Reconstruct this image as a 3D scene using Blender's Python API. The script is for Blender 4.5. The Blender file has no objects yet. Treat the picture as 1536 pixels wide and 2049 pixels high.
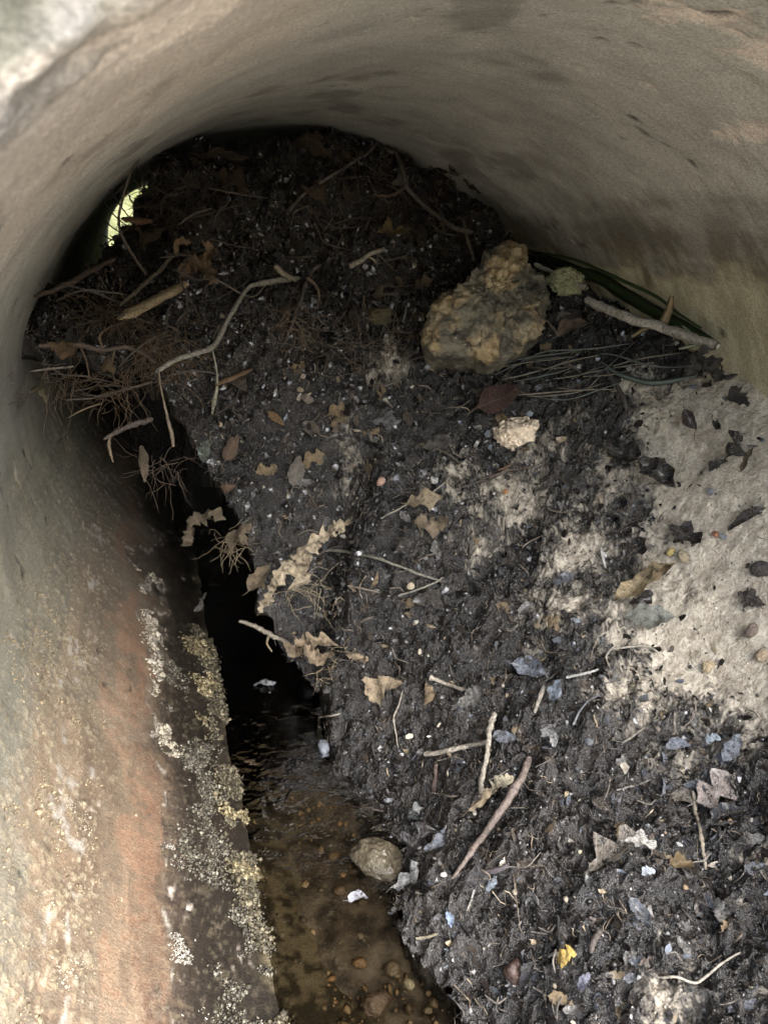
import bpy, math, random
import numpy as np
from mathutils import Vector, Matrix
from mathutils.bvhtree import BVHTree

rng = np.random.default_rng(7)
random.seed(7)
SC = bpy.context.scene
COL = SC.collection
R = 0.5                      # inner radius of the culvert, metres; layout below is in units of R
MOUTH, FAR = 0.50, 15.5      # where the pipe starts and ends along +Y

# ------------------------------------------------------------------ camera, sky, sun, exposure
CAM = np.array([-0.588, 0.0, 0.73])
FPX, PW, PH = 1539.0, 1536.0, 2049.0
YAW, PITCH = math.radians(17.17), math.radians(22.07)
c_r = np.array([math.cos(YAW), -math.sin(YAW), 0.0])
c_f = np.array([math.sin(YAW)*math.cos(PITCH), math.cos(YAW)*math.cos(PITCH), -math.sin(PITCH)])
c_u = np.cross(c_r, c_f)
cam_d = bpy.data.cameras.new('camera'); cam = bpy.data.objects.new('camera', cam_d); COL.objects.link(cam)
cam.matrix_world = Matrix(((c_r[0], c_u[0], -c_f[0], CAM[0]*R), (c_r[1], c_u[1], -c_f[1], CAM[1]*R),
                           (c_r[2], c_u[2], -c_f[2], CAM[2]*R), (0, 0, 0, 1)))
cam_d.sensor_fit = 'HORIZONTAL'; cam_d.sensor_width = 36.0; cam_d.lens = FPX/PW*36.0
cam_d.clip_start = 0.01; cam_d.clip_end = 500.0
cam_d.dof.use_dof = True; cam_d.dof.focus_distance = 1.0; cam_d.dof.aperture_fstop = 18.0
SC.camera = cam

SUN_EL, SUN_AZ = math.radians(46), math.radians(163)     # azimuth clockwise from +Y
world = bpy.data.worlds.new('World'); SC.world = world; world.use_nodes = True
wn = world.node_tree
sky = wn.nodes.new('ShaderNodeTexSky'); sky.sky_type = 'NISHITA'; sky.sun_disc = False
sky.sun_elevation = SUN_EL; sky.sun_rotation = SUN_AZ
sky.air_density = 1.0; sky.dust_density = 2.0; sky.ozone_density = 1.0
bg = wn.nodes['Background']; bg.inputs['Strength'].default_value = 0.095
wn.links.new(sky.outputs[0], bg.inputs['Color'])
sun_d = bpy.data.lights.new('sun', 'SUN'); sun = bpy.data.objects.new('sun', sun_d); COL.objects.link(sun)
sun_d.energy = 2.6; sun_d.angle = math.radians(64); sun_d.color = (1.0, 0.985, 0.965)
sdir = Vector((math.sin(SUN_AZ)*math.cos(SUN_EL), math.cos(SUN_AZ)*math.cos(SUN_EL), math.sin(SUN_EL)))
sun.rotation_euler = (-sdir).to_track_quat('-Z', 'Y').to_euler()
sun.location = sdir*20
vs = SC.view_settings
vs.view_transform = 'Standard'; vs.look = 'None'; vs.gamma = 1.0; vs.use_curve_mapping = False
vs.exposure = 2.55
cy = SC.cycles
cy.use_denoising = True; cy.max_bounces = 6; cy.diffuse_bounces = 2; cy.glossy_bounces = 2; cy.transmission_bounces = 2; cy.use_adaptive_sampling = True; cy.adaptive_threshold = 0.05; cy.transparent_max_bounces = 12
cy.sample_clamp_indirect = 4.0; cy.caustics_reflective = False; cy.caustics_refractive = False

# ------------------------------------------------------------------ helpers
def _h(ix, iy, iz, s):
    n = (ix*374761393 + iy*668265263 + iz*2147483647 + s*1274126177) & 0xffffffff
    n = ((n ^ (n >> 13))*1274126177) & 0xffffffff
    n = ((n ^ (n >> 16))*2246822519) & 0xffffffff
    return ((n ^ (n >> 15)) & 0xffffff)/float(0xffffff)*2-1
def vnoise(P, f, s=0):
    q = np.asarray(P, float)*f
    i = np.floor(q).astype(np.int64); t = q-i; t = t*t*t*(t*(t*6-15)+10)
    o = 0
    for dx in (0, 1):
        for dy in (0, 1):
            for dz in (0, 1):
                w = (t[..., 0] if dx else 1-t[..., 0])*(t[..., 1] if dy else 1-t[..., 1])*(t[..., 2] if dz else 1-t[..., 2])
                o = o + w*_h(i[..., 0]+dx, i[..., 1]+dy, i[..., 2]+dz, s)
    return o
def fbm(P, f, octv=4, s=0, g=0.5):
    a, o = 1.0, 0
    for k in range(octv):
        o = o + a*vnoise(P, f, s+k*17); a *= g; f *= 2.03
    return o
def sstep(a, b, x):
    t = np.clip((x-a)/(b-a), 0, 1); return t*t*(3-2*t)

def mesh(name, V, Fs, mat=None, smooth=True, uv=None):
    me = bpy.data.meshes.new(name)
    V = np.asarray(V, np.float32)
    if isinstance(Fs, np.ndarray):
        n, k = Fs.shape
        me.vertices.add(len(V)); me.vertices.foreach_set('co', V.ravel())
        me.loops.add(n*k); me.loops.foreach_set('vertex_index', Fs.astype(np.int32).ravel())
        me.polygons.add(n); me.polygons.foreach_set('loop_start', np.arange(0, n*k, k, dtype=np.int32))
        me.update(calc_edges=True); me.validate()
    else:
        me.from_pydata([tuple(map(float, v)) for v in V], [], [tuple(int(i) for i in f) for f in Fs]); me.update()
    if smooth: me.polygons.foreach_set('use_smooth', np.ones(len(me.polygons), bool))
    if mat: me.materials.append(mat)
    return me
def fattr(me, name, arr):
    a = me.attributes.new(name, 'FLOAT', 'POINT'); a.data.foreach_set('value', np.asarray(arr, np.float32).ravel())
def cattr(me, arr):
    a = me.attributes.new('Col', 'FLOAT_COLOR', 'POINT')
    c = np.ones((len(arr), 4), np.float32); c[:, :3] = arr; a.data.foreach_set('color', c.ravel())
def obj(name, me, parent=None, label=None, cat=None, group=None, kind=None, loc=None):
    o = bpy.data.objects.new(name, me); COL.objects.link(o)
    if parent is not None: o.parent = parent
    if loc is not None: o.location = loc
    if label: o['label'] = label
    if cat: o['category'] = cat
    if group: o['group'] = group
    if kind: o['kind'] = kind
    return o
def grid_faces(nu, nv, closed_v=False):
    i = np.arange(nu-1)[:, None]; j = np.arange(nv if closed_v else nv-1)[None, :]
    j2 = (j+1) % nv
    return np.stack([i*nv+j+0*j, (i+1)*nv+j, (i+1)*nv+j2, i*nv+j2], -1).reshape(-1, 4)

# node helpers
class NT:
    def __init__(s, name):
        s.m = bpy.data.materials.new(name); s.m.use_nodes = True
        s.t = s.m.node_tree; s.b = s.t.nodes['Principled BSDF']; s.out = s.t.nodes['Material Output']
    def n(s, typ, **kw):
        nd = s.t.nodes.new('ShaderNode'+typ)
        for k, v in kw.items():
            if k.startswith('i_'): nd.inputs[k[2:]].default_value = v
            else: setattr(nd, k, v)
        return nd
    def l(s, a, b): s.t.links.new(a, b)
    def put(s, sock, v):
        if isinstance(v, (int, float)): sock.default_value = v
        elif isinstance(v, (tuple, list)): sock.default_value = (*v, 1) if len(v) == 3 else v
        else: s.l(v, sock)
    def attr(s, name): return s.n('Attribute', attribute_name=name)
    def noise(s, vec, scale, detail=5, rough=0.55, dist=0.0):
        nd = s.n('TexNoise'); nd.inputs['Scale'].default_value = scale; nd.inputs['Detail'].default_value = detail
        nd.inputs['Roughness'].default_value = rough; nd.inputs['Distortion'].default_value = dist
        if vec is not None: s.l(vec, nd.inputs['Vector'])
        return nd.outputs['Fac']
    def math(s, op, a, b=0.0, c=0.0, clamp=False):
        nd = s.n('Math', operation=op, use_clamp=clamp)
        for k, v in enumerate((a, b, c)): s.put(nd.inputs[k], v)
        return nd.outputs[0]
    def ramp(s, fac, a, b, lo=0.0, hi=1.0, smooth=True):
        nd = s.n('MapRange'); nd.interpolation_type = 'SMOOTHSTEP' if smooth else 'LINEAR'
        s.put(nd.inputs[0], fac); s.put(nd.inputs[1], a); s.put(nd.inputs[2], b); s.put(nd.inputs[3], lo); s.put(nd.inputs[4], hi)
        return nd.outputs[0]
    def mix(s, fac, a, b, mode='MIX'):
        nd = s.n('Mix', data_type='RGBA', blend_type=mode)
        s.put(nd.inputs['Factor'], fac); s.put(nd.inputs['A'], a); s.put(nd.inputs['B'], b)
        return nd.outputs['Result']
    def bump(s, h, strength=0.5, dist=0.01, prev=None):
        nd = s.n('Bump'); nd.inputs['Strength'].default_value = strength; nd.inputs['Distance'].default_value = dist
        s.l(h, nd.inputs['Height'])
        if prev is not None: s.l(prev, nd.inputs['Normal'])
        return nd.outputs[0]
    def fin(s, col=None, rough=None, normal=None, spec=None):
        if col is not None: s.put(s.b.inputs['Base Color'], col)
        if rough is not None: s.put(s.b.inputs['Roughness'], rough)
        if normal is not None: s.l(normal, s.b.inputs['Normal'])
        if spec is not None: s.put(s.b.inputs['Specular IOR Level'], spec)
        return s.m
    def pos(s): return s.n('NewGeometry').outputs['Position']
    def objc(s): return s.n('TexCoord').outputs['Object']

# pixel -> ray (camera solved above); used to find where things lie on the built surfaces
def ray(px, py):
    v = (px-PW/2)*c_r - (py-PH/2)*c_u + FPX*c_f
    return v/v[1]
def A(px, py, y):                 # point of that sight line at distance y (in R) along the pipe
    return CAM + ray(px, py)*y

# ------------------------------------------------------------------ pipe
def mat_pipe():
    t = NT('stained_concrete')
    P = t.pos(); c0 = t.attr('Col').outputs['Color']; wet = t.attr('wet').outputs['Fac']
    th, yy = t.attr('arc').outputs['Fac'], t.attr('yy').outputs['Fac']
    c = t.n('CombineXYZ'); t.l(t.math('MULTIPLY', th, 120), c.inputs[0]); t.l(t.math('MULTIPLY', yy, 260), c.inputs[1])
    f = t.noise(c.outputs[0], 1.0, 3, 0.65)
    g = t.noise(P, 420, 2, 0.6)
    col = t.mix(1.0, c0, t.mix(f, (0.68, 0.68, 0.68), (1.32, 1.32, 1.32)), 'MULTIPLY')
    col = t.mix(1.0, col, t.mix(t.ramp(g, 0.3, 0.7), (0.76, 0.76, 0.76), (1.24, 1.24, 1.24)), 'MULTIPLY')
    col = t.mix(t.ramp(f, 0.30, 0.24, 0, .45), col, (0.05, 0.045, 0.036)); col = t.mix(t.ramp(f, 0.70, 0.76, 0, .3), col, (0.55, 0.50, 0.42))
    nb = t.bump(t.math('ADD', f, g), 0.35, 0.003)
    return t.fin(col, t.ramp(wet, 0, 1, 0.85, 0.4, False), nb, 0.35)
M_PIPE = mat_pipe()

def lerp(a, b, f): return a+(b-a)*np.asarray(f)[..., None]
def wall_colour(P, th, Y, outer, lipm, patch):
    """stain colours of the concrete from place on the wall: th degrees, Y in R"""
    C = lambda *c: np.array(c)
    arc = th*math.pi/180
    uv = lambda sa, sy, z=0: np.stack([arc*sa, Y*sy, 0*Y+z], -1)
    blot = fbm(P, 2.6, 5, 101, .55); blot2 = fbm(P, 8, 4, 131, .6)
    streak = fbm(uv(9, 34), 1.0, 5, 151, .7); along = fbm(uv(16, 1.3), 1.0, 4, 171, .6); fine = fbm(uv(40, 60), 1.0, 3, 191, .6)
    thn = th+blot*3.5+along*2.4+blot2*2.4
    col = lerp(C(.325, .316, .282), C(.41, .398, .352), sstep(-.7, .7, blot+.6*blot2))
    col = lerp(col, C(.42, .40, .35), .08*sstep(.1, .8, streak)); col = lerp(col, C(.20, .19, .155), .07*sstep(-.1, -.8, streak))
    scr = sstep(.42, .62, fbm(uv(14, 120), 1.0, 2, 161)); col = lerp(col, C(.19, .175, .14), .30*scr*sstep(-.2, .5, fbm(uv(5, 9), 1.0, 2, 166)))
    col = lerp(col, C(.42, .335, .275), .55*sstep(98, 122, thn)*sstep(185, 160, thn)*sstep(1.7, .9, Y))
    # dark damp smudges on the vault
    col = lerp(col, C(.11, .10, .085), .5*sstep(.45, .9, fbm(uv(5, 3), 1.0, 4, 211))*sstep(30, 45, th))
    # right: yellow silt line under a brown tide band
    yb = sstep(39, 34, thn)*sstep(-60, -20, thn)
    col = lerp(col, lerp(C(.29, .26, .155), C(.385, .35, .225), sstep(-.5, .6, streak)), .8*yb)
    thb = th+blot*2.5+along*2.5+.8*fine
    band = sstep(33.5, 36.5, thb)*sstep(54, 39, thb+1.5*blot2)
    col = lerp(col, C(.085, .070, .050), band*(.58+.2*sstep(.4, -.4, streak+blot2)))
    run = np.exp(-((Y-2.15-.12*np.sin(th*.35))/.035)**2)*sstep(44, 38, th)*sstep(20, 26, th)+np.exp(-((Y-2.42-.02*(th-30))/.03)**2)*sstep(44, 38, th)*sstep(22, 27, th)
    col = lerp(col, C(.10, .075, .045), .7*np.clip(run, 0, 1)*sstep(-.7, .1, blot2))
    # left: olive tan, rust, red seam, wet purple brown
    lt = sstep(168, 188, thn)*sstep(300, 280, thn)
    col = lerp(col, lerp(C(.225, .205, .15), C(.29, .262, .195), sstep(-.5, .6, along)), .85*lt)
    rust = sstep(196, 213, thn+3*fine)*sstep(3.2, 1.9, Y+.5*blot)
    col = lerp(col, lerp(C(.155, .102, .064), C(.265, .183, .116), sstep(-.5, .5, along+.4*fine)), .9*rust)
    col = lerp(col, C(.13, .09, .06), .6*sstep(2.0, 2.8, Y)*sstep(196, 212, thn))
    gry = sstep(211, 216, thn)*sstep(222, 218, thn)
    col = lerp(col, C(.13, .105, .075), gry*(.2+.5*sstep(-.1, .5, along+.5*fine)))
    red = sstep(218.5, 220.5, thn)*sstep(227, 224.5, thn)
    col = lerp(col, C(.26, .135, .08), .5*red*sstep(-.9, .2, fine+blot2))
    wet = sstep(221.5, 231, thn+2.5*fine)*sstep(310, 290, thn)
    col = lerp(col, lerp(C(.018, .0145, .012), C(.055, .041, .033), sstep(-.6, .9, fine+blot2)), wet*.95)
    col = lerp(col, C(.014, .012, .009), .8*sstep(230, 236, thn+2*fine)*sstep(310, 290, thn))
    col = lerp(col, lerp(C(.03, .024, .014), C(.14, .115, .07), sstep(-.5, .7, fine+.8*blot2)), .85*sstep(240.5, 243.5, th+1.2*blot2))
    # pale mineral specks
    spd = fbm(uv(100, 105), 1.0, 2, 231, .6)+.35*blot2+.3*blot
    dens = sstep(178, 200, thn)*(1-.8*sstep(212, 222, thn))*sstep(245, 232, thn)
    spk = sstep(.40, .60, spd)*dens
    col = lerp(col, lerp(C(.31, .25, .155), C(.42, .36, .25), sstep(-.5, .5, fine)), .75*spk)
    line = np.exp(-((thn-227.2)/.55)**2)*sstep(0, .5, fbm(uv(30, 22), 1.0, 3, 251))
    line = np.maximum(line, np.exp(-((thn-211.5)/1.2)**2)*sstep(.35, .6, fbm(uv(25, 16), 1.0, 3, 271)))
    col = lerp(col, C(.46, .42, .36), .8*line)
    # spalled patches near the mouth, pitted
    pm = sstep(.45, .62, patch+.34*blot2+.22*fine)
    pit = sstep(.45, .6, vnoise(uv(30, 15), 1.0, 291))
    col = lerp(col, lerp(C(.62, .53, .45), C(.33, .28, .24), pit*.7), .8*pm)
    col = lerp(col, lerp(C(.045, .045, .032), C(.10, .097, .072), sstep(-.5, .6, fbm(P, 22, 4, 311))), .95*np.clip(outer, 0, 1))
    col = lerp(col, C(.14, .13, .115), lipm*sstep(-.35, .35, fbm(P, 30, 3, 331)))
    hole = sstep(.80, .9, vnoise(uv(30, 34), 1.0, 351))*sstep(.1, .5, fbm(P, 5, 2, 371))
    col = lerp(col, C(.03, .026, .02), .85*hole)
    return np.clip(col, 0, 1), wet*(1-.6*spk), spk, hole, pm

def pipe_section(y0, y1, ny, nth, lip0):
    """inner wall, rounded end faces and outer wall of one length of pipe"""
    yi = y0+(y1-y0)*np.linspace(0, 1, ny)**(1.5 if lip0 == 1 else 1)
    prof = []                                               # (y, r, outer, lip)
    e = 0.018
    prof += [(y1-e, 1.17, 1, 0), (y0+2*e, 1.17, 1, 0), (y0+0.3*e, 1.165, 1, 0), (y0, 1.15, 1, 0)]
    for r in np.linspace(1.14, 1.016, 16): prof.append((y0, r, 1, sstep(1.05, 1.02, r)*lip0))
    for a in np.linspace(0, math.pi/2, 7): prof.append((y0+0.012*(1-math.cos(a)), 1.012-0.012*math.sin(a), 1-a/1.6, 0.9*lip0))
    for y in yi[1:-1]:
        if y > y0+.014 and y < y1-.014: prof.append((y, 1.0, 0, sstep(y0+0.10, y0+0.02, y)*0.8*lip0))
    prof += [(y1-0.012, 1.0, 0, 0), (y1-0.003, 1.01, 0, 0), (y1-0.003, 1.165, 1, 0), (y1-e, 1.17, 1, 0)]
    prof = np.array([(p[0], p[1], float(p[2]), float(p[3])) for p in prof])
    if lip0 == 1:                                           # finer where the lower left wall comes close
        d = 1+2.0*sstep(170, 190, np.arange(-70, 290, .5))*sstep(250, 242, np.arange(-70, 290, .5))
        cd = np.r_[0, np.cumsum(d)]; th = np.interp(np.linspace(0, cd[-1], nth, endpoint=False), cd, np.linspace(-70, 290, len(cd)))
    else: th = np.linspace(-70, 290, nth, endpoint=False)   # seam hidden under the silt
    Y, T = np.meshgrid(prof[:, 0], np.radians(th), indexing='ij'); Rr = np.repeat(prof[:, 1:2], nth, 1)
    P = np.stack([Rr*np.cos(T), Y, Rr*np.sin(T)], -1)
    n = fbm(P, 3.0, 3, 5)*0.006 + fbm(P, 14, 3, 9)*0.0022
    lipm = np.repeat(prof[:, 3:4], nth, 1); outer = np.repeat(prof[:, 2:3], nth, 1)
    n = n + lipm*(fbm(P, 18, 4, 2)*0.012-0.004*np.maximum(0, fbm(P, 9, 3, 31)))
    tt = np.repeat(th[None, :], len(prof), 0)
    patch = 0*tt
    for (a, y, ra, ry, s) in ((76, 1.06, 4, .12, .9), (69, 1.06, 5, .10, .8), (58, 1.33, 1.6, .14, .95), (63, 1.0, 4, .07, .75), (52, 1.2, 3, .08, .8), (120, .62, 8, .14, .75), (150, .7, 10, .14, .7), (47, 1.25, 3, .06, .6)):
        patch = np.maximum(patch, s*np.exp(-((tt-a)/ra)**2-((Y-y)/ry)**2))
    col, wet, spk, hole, pm = wall_colour(P, tt, Y, outer, lipm, patch)
    n = n+.003*spk-.004*hole-.004*pm*lip0
    d = np.stack([np.cos(T), 0*T, np.sin(T)], -1)
    P = P - d*n[..., None]
    P[..., 1] += lipm*fbm(P, 15, 4, 77)*0.012*lip0
    me = mesh('pipe_section', P.reshape(-1, 3)*R, grid_faces(len(prof), nth, True), M_PIPE)
    fattr(me, 'arc', np.radians(tt)*R); fattr(me, 'yy', Y*R); fattr(me, 'wet', wet); cattr(me, col.reshape(-1, 3))
    return me
pipe = obj('culvert_pipe', None, label='round concrete culvert pipe with rust and mineral stains along its wall', cat='pipe')
edges = [MOUTH, 4.8, 8.4, 12.0, FAR]
for k in range(4):
    o = obj('pipe_section', pipe_section(edges[k], edges[k+1], 400 if k == 0 else 24, 620 if k == 0 else 96, 1.0 if k == 0 else 0.3), pipe)

# ------------------------------------------------------------------ silt bank and debris dam: control points seen in the photo, in R
CTRL = [  # pixel x, pixel y, distance y along the pipe
 (1536,2049,.68),(1250,2049,.80),(1000,1950,1.05),(850,1780,1.28),(1050,1780,1.14),(1250,1780,1.0),(1536,1780,.88),
 (730,1500,1.83),(900,1500,1.62),(1200,1500,1.34),(1536,1500,1.10),(640,1330,2.25),(750,1300,1.98),(1000,1300,1.70),(1250,1300,1.48),(1536,1300,1.24),
 (520,1190,2.24),(700,1100,2.15),(1000,1100,1.93),(1300,1100,1.64),(1536,1100,1.38),(390,1000,2.40),(600,900,2.34),(900,900,2.18),(1200,900,1.88),(1536,900,1.53),
 (300,860,2.46),(600,700,2.50),(900,720,2.42),(1200,720,2.08),(1536,800,1.61),(1300,650,2.09),(1060,505,2.75),
 (330,650,2.62),(600,500,2.78),(850,550,2.68),(950,410,2.97),(450,420,2.92),(700,310,3.12),(560,290,3.16),(340,335,3.05),(305,430,3.0),(285,500,2.95),(230,555,2.9),(200,640,2.72),(120,640,2.66)]
cp = np.array([A(*c) for c in CTRL])
extra = np.array([(0.3,.45,-.50),(-.02,.45,-.84),(.75,.45,-.12),(-.08,.9,-.90),(-.13,1.4,-.90),(.8,.9,-.02),
                  (0,3.6,.72),(.5,3.5,.58),(-.5,3.5,.55),(0,4.4,.1),(.5,4.4,.1),(-.5,4.4,0),(0,5.5,-.6),(.5,5.5,-.6),(-.5,5.5,-.65),(-.75,3.3,.38),(-.62,3.3,.45)])
cp = np.concatenate([cp, extra])
def tps_fit(X, z, lam=0.004):
    d = np.linalg.norm(X[:, None]-X[None], axis=-1); K = np.where(d > 0, d*d*np.log(d+1e-12), 0)+lam*np.eye(len(X))
    Pm = np.c_[np.ones(len(X)), X]; M = np.block([[K, Pm], [Pm.T, np.zeros((3, 3))]])
    return np.linalg.solve(M, np.r_[z, np.zeros(3)])
w_t = tps_fit(cp[:, :2], cp[:, 2])
def H(x, y):
    o = w_t[-3]+w_t[-2]*x+w_t[-1]*y
    for k in range(len(cp)):
        d2 = (x-cp[k, 0])**2+(y-cp[k, 1])**2
        o = o+w_t[k]*0.5*d2*np.log(d2+1e-12)
    return o
lipc = np.array([(.40,-.06),(.9,-.10),(1.3,-.16),(1.7,-.16),(1.86,-.15),(2.10,-.14),(2.20,-.20),(2.26,-.29),(2.33,-.39),(2.43,-.47),(2.50,-.54),(2.57,-.68),(2.64,-.95),(2.8,-1.01),(6,-1.01)])
def xlip(y): return np.interp(y, lipc[:, 0], lipc[:, 1])
WZ = -0.885                                                    # water level
NV, NU = 400, 960
ys = np.concatenate([np.linspace(.42, 3.3, NU-40), np.linspace(3.31, 5.6, 40)])
sv = np.linspace(0, 1, NV)
Yg = np.repeat(ys[:, None], NV, 1)
lip = xlip(Yg+0.03*vnoise(np.stack([Yg, 0*Yg, 0*Yg], -1), 9, 3))+0.02*fbm(np.stack([Yg, 0*Yg, 0*Yg], -1), 14, 3, 8)
lip = np.maximum(lip, -1.02)
Xg = lip+(1.02-lip)*sv[None, :]
Zg = H(Xg, Yg)
P0 = np.stack([Xg, Yg, Zg], -1)
# where pale sand lies: soft blobs round surface points
def surf_pt(px, py):
    v = ray(px, py); ts = np.linspace(.3, 3.6, 800); q = CAM+ts[:, None]*v
    i = np.argmax(q[:, 2] < H(q[:, 0], q[:, 1])); return q[i]
sand = np.zeros_like(Xg)
for (px, py, r, s) in ((1500,1000,.26,1.2),(1400,980,.2,1.0),(1400,1230,.22,1.15),(1536,1250,.2,1.1),(1450,870,.22,1.0),(1330,860,.16,.9),(1330,1130,.14,.9),(1180,1130,.19,.60),(1060,1050,.17,.50),(1120,960,.14,.46),(1000,1180,.12,.40),
                       (1010,960,.13,.44),(950,1080,.1,.44),(780,740,.12,.38),(1480,1980,.10,.36),(1380,1880,.07,.34),(1300,2040,.10,.36),(1536,1750,.1,.34),(1100,870,.1,.42),(1060,1180,.12,.5),(880,960,.12,.45),(1240,960,.12,.6),(720,900,.1,.38)):
    q = surf_pt(px, py); sand = np.maximum(sand, s*np.exp(-((Xg-q[0])**2+(Yg-q[1])**2)/r**2))
sandn = np.clip(sand+0.30*fbm(P0, 9, 4, 40)*sstep(.02, .35, sand), 0, 1.2)
sm = sstep(.42, .75, sandn)
pile = sstep(2.2, 2.7, Yg)
crumb = fbm(P0, 20, 4, 11, .6); ridg = 1-np.abs(fbm(P0, 34, 3, 23))
big = fbm(P0, 5.5, 3, 60)
Zg = Zg + big*(.022+.035*pile)*(1-.6*sm) + (crumb*.023+(ridg-.6)*.020)*(1-.82*sm)*(1+.9*pile) + fbm(P0*np.array([1, 2.2, 1]), 12, 3, 90)*.006*sm
Zg = Zg + vnoise(P0, 90, 3)*.0035*(1-.6*sm) + vnoise(P0, 190, 4)*.0018
Xd = Xg+vnoise(P0, 26, 70)*.010*(1-sm); Yd = Yg+vnoise(P0, 26, 71)*.012*(1-sm)
wallx = np.sqrt(np.clip(1.03-Zg**2, .02, 1.1))
Xd = np.where(Xd > wallx, wallx, Xd); Xd = np.where(Xd < -wallx, -wallx, Xd)
top = np.stack([Xd, Yd, Zg], -1)
# undercut skirt below the lip, down to the stream bed
sk = []
edge = top[:, 0]
for f, g in ((.05, .03), (.09, .12), (.12, .35), (.16, .65), (.22, 1.0), (1.0, 1.05)):
    e = edge.copy(); dep = np.maximum(0, edge[:, 2]-(-1.0)); e[:, 2] = edge[:, 2]-dep*f
    pull = 1.9*sstep(.12, .55, dep)*g
    e[:, 0] += pull*.12; e[:, 1] += pull
    e += fbm(e, 14, 3, 33)[:, None]*.02
    sk.append(e)
allp = np.concatenate([np.stack(sk[::-1], 1), top], 1)
nk = len(sk); NVA = NV+nk
def mat_silt():
    t = NT('wet_silt')
    P = t.pos(); c0 = t.attr('Col').outputs['Color']; f = t.attr('sand').outputs['Fac']
    n2 = t.noise(P, 240, 3, 0.7); gr = t.noise(P, 900, 1, 0.5)
    c = t.mix(1.0, c0, t.mix(n2, (0.35, 0.35, 0.35), (1.65, 1.65, 1.65)), 'MULTIPLY')
    c = t.mix(t.ramp(gr, 0.62, 0.70, 0, 0.35), c, (0.34, 0.31, 0.27)); c = t.mix(t.ramp(gr, 0.36, 0.30, 0, 0.5), c, (0.03, 0.025, 0.02))
    nb = t.bump(t.math('ADD', n2, t.math('MULTIPLY', gr, 0.3)), 0.8, 0.006)
    rg = t.math('ADD', t.math('MULTIPLY', n2, 0.36), t.math('MULTIPLY', f, 0.6), clamp=True)
    t.l(t.ramp(f, 0, 0.6, 0.3, 0.0, False), t.b.inputs['Coat Weight']); t.b.inputs['Coat Roughness'].default_value = 0.10; t.l(nb, t.b.inputs['Coat Normal'])
    return t.fin(c, rg, nb, t.ramp(f, 0, 1, 0.5, 0.2, False))
M_SILT = mat_silt()
m1 = fbm(P0, 17, 5, 400, .65); m2 = fbm(P0, 60, 3, 420, .6); m3 = fbm(P0, 6, 3, 440)
g3 = lambda *c: np.array(c)
cm = lerp(g3(.0055, .0050, .0047), g3(.024, .0212, .0192), sstep(-.7, .9, m1+.5*m2))
cm = lerp(cm, g3(.042, .0365, .032), .6*sstep(.1, .8, m3))
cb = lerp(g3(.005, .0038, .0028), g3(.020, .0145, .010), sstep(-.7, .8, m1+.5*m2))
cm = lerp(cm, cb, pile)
cs = lerp(g3(.375, .325, .255), g3(.54, .48, .385), sstep(-.7, .7, m2+.5*m1)); cs = lerp(cs, g3(.25, .215, .165), .4*sstep(0, .9, m3+.3*m1))
dith = rng.random(sandn.shape)-.5
smix = sstep(.26, .84, sandn+(.13*m1+.12*m2+.34*dith)*sstep(.05, .3, sandn))
cfull = lerp(cm, cs, smix)
me = mesh('mud_bank', allp.reshape(-1, 3)*R, grid_faces(NU, NVA)[:, ::-1], M_SILT)
fattr(me, 'sand', np.concatenate([np.zeros((NU, nk)), smix], 1)); cattr(me, np.concatenate([np.repeat(cb[:, :1], nk, 1), cfull], 1).reshape(-1, 3))
mud = obj('mud_bank', me, label='dark wet silt and leaf litter bank rising to a debris dam in the pipe', kind='structure')

# ------------------------------------------------------------------ stream bed and water
def mat_bed():
    t = NT('brown_silt_bed'); P = t.pos()
    n = t.noise(P, 30, 6, 0.65); n2 = t.noise(P, 220, 4, 0.6); n3 = t.noise(P, 8, 4)
    c = t.mix(t.ramp(n, 0.35, 0.65), (0.026, 0.021, 0.015), (0.13, 0.105, 0.074))
    c = t.mix(t.ramp(n3, 0.5, 0.65, 0, .7), c, (0.035, 0.022, 0.012))
    c = t.mix(t.ramp(n2, 0.6, 0.7), c, (0.2, 0.165, 0.115))
    return t.fin(c, 0.7, t.bump(n2, 0.5, 0.004), 0.3)
bx = np.linspace(-.44, .35, 90); by = np.linspace(.42, 6.0, 260)
BX, BY = np.meshgrid(bx, by, indexing='ij')
BP = np.stack([BX, BY, 0*BX], -1)
BZ = -.948+fbm(BP, 7, 4, 14)*.020+vnoise(BP, 50, 8)*.005
BZ = np.where(BX < -.42, -1.0, BZ)
bed = obj('stream_bed', mesh('stream_bed', np.stack([BX, BY, BZ], -1).reshape(-1, 3)*R, grid_faces(90, 260)[:, ::-1], mat_bed()), kind='structure', label='brown silty bed under the shallow water in the pipe')
def mat_water():
    t = NT('murky_water')
    tr = t.n('BsdfTransparent'); tr.inputs['Color'].default_value = (0.47, 0.445, 0.40, 1)
    gl = t.n('BsdfGlossy'); gl.inputs['Roughness'].default_value = 0.06
    fr = t.n('Fresnel'); fr.inputs['IOR'].default_value = 1.33
    nb = t.bump(t.noise(t.pos(), 26, 3, 0.5), 0.25, 0.02)
    t.l(nb, gl.inputs['Normal']); t.l(nb, fr.inputs['Normal'])
    mx = t.n('MixShader'); t.l(fr.outputs[0], mx.inputs[0]); t.l(tr.outputs[0], mx.inputs[1]); t.l(gl.outputs[0], mx.inputs[2])
    t.l(mx.outputs[0], t.out.inputs['Surface'])
    return t.m
wx = np.linspace(-.52, .30, 30); wy = np.linspace(.43, 9.0, 160)
WX, WY = np.meshgrid(wx, wy, indexing='ij')
water = obj('water', mesh('water', np.stack([WX, WY, WZ+.002*vnoise(np.stack([WX, WY, 0*WX], -1), 8)], -1).reshape(-1, 3)*R, grid_faces(30, 160)[:, ::-1], mat_water()),
            kind='structure', label='shallow brown water running along the left side of the pipe')
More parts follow.
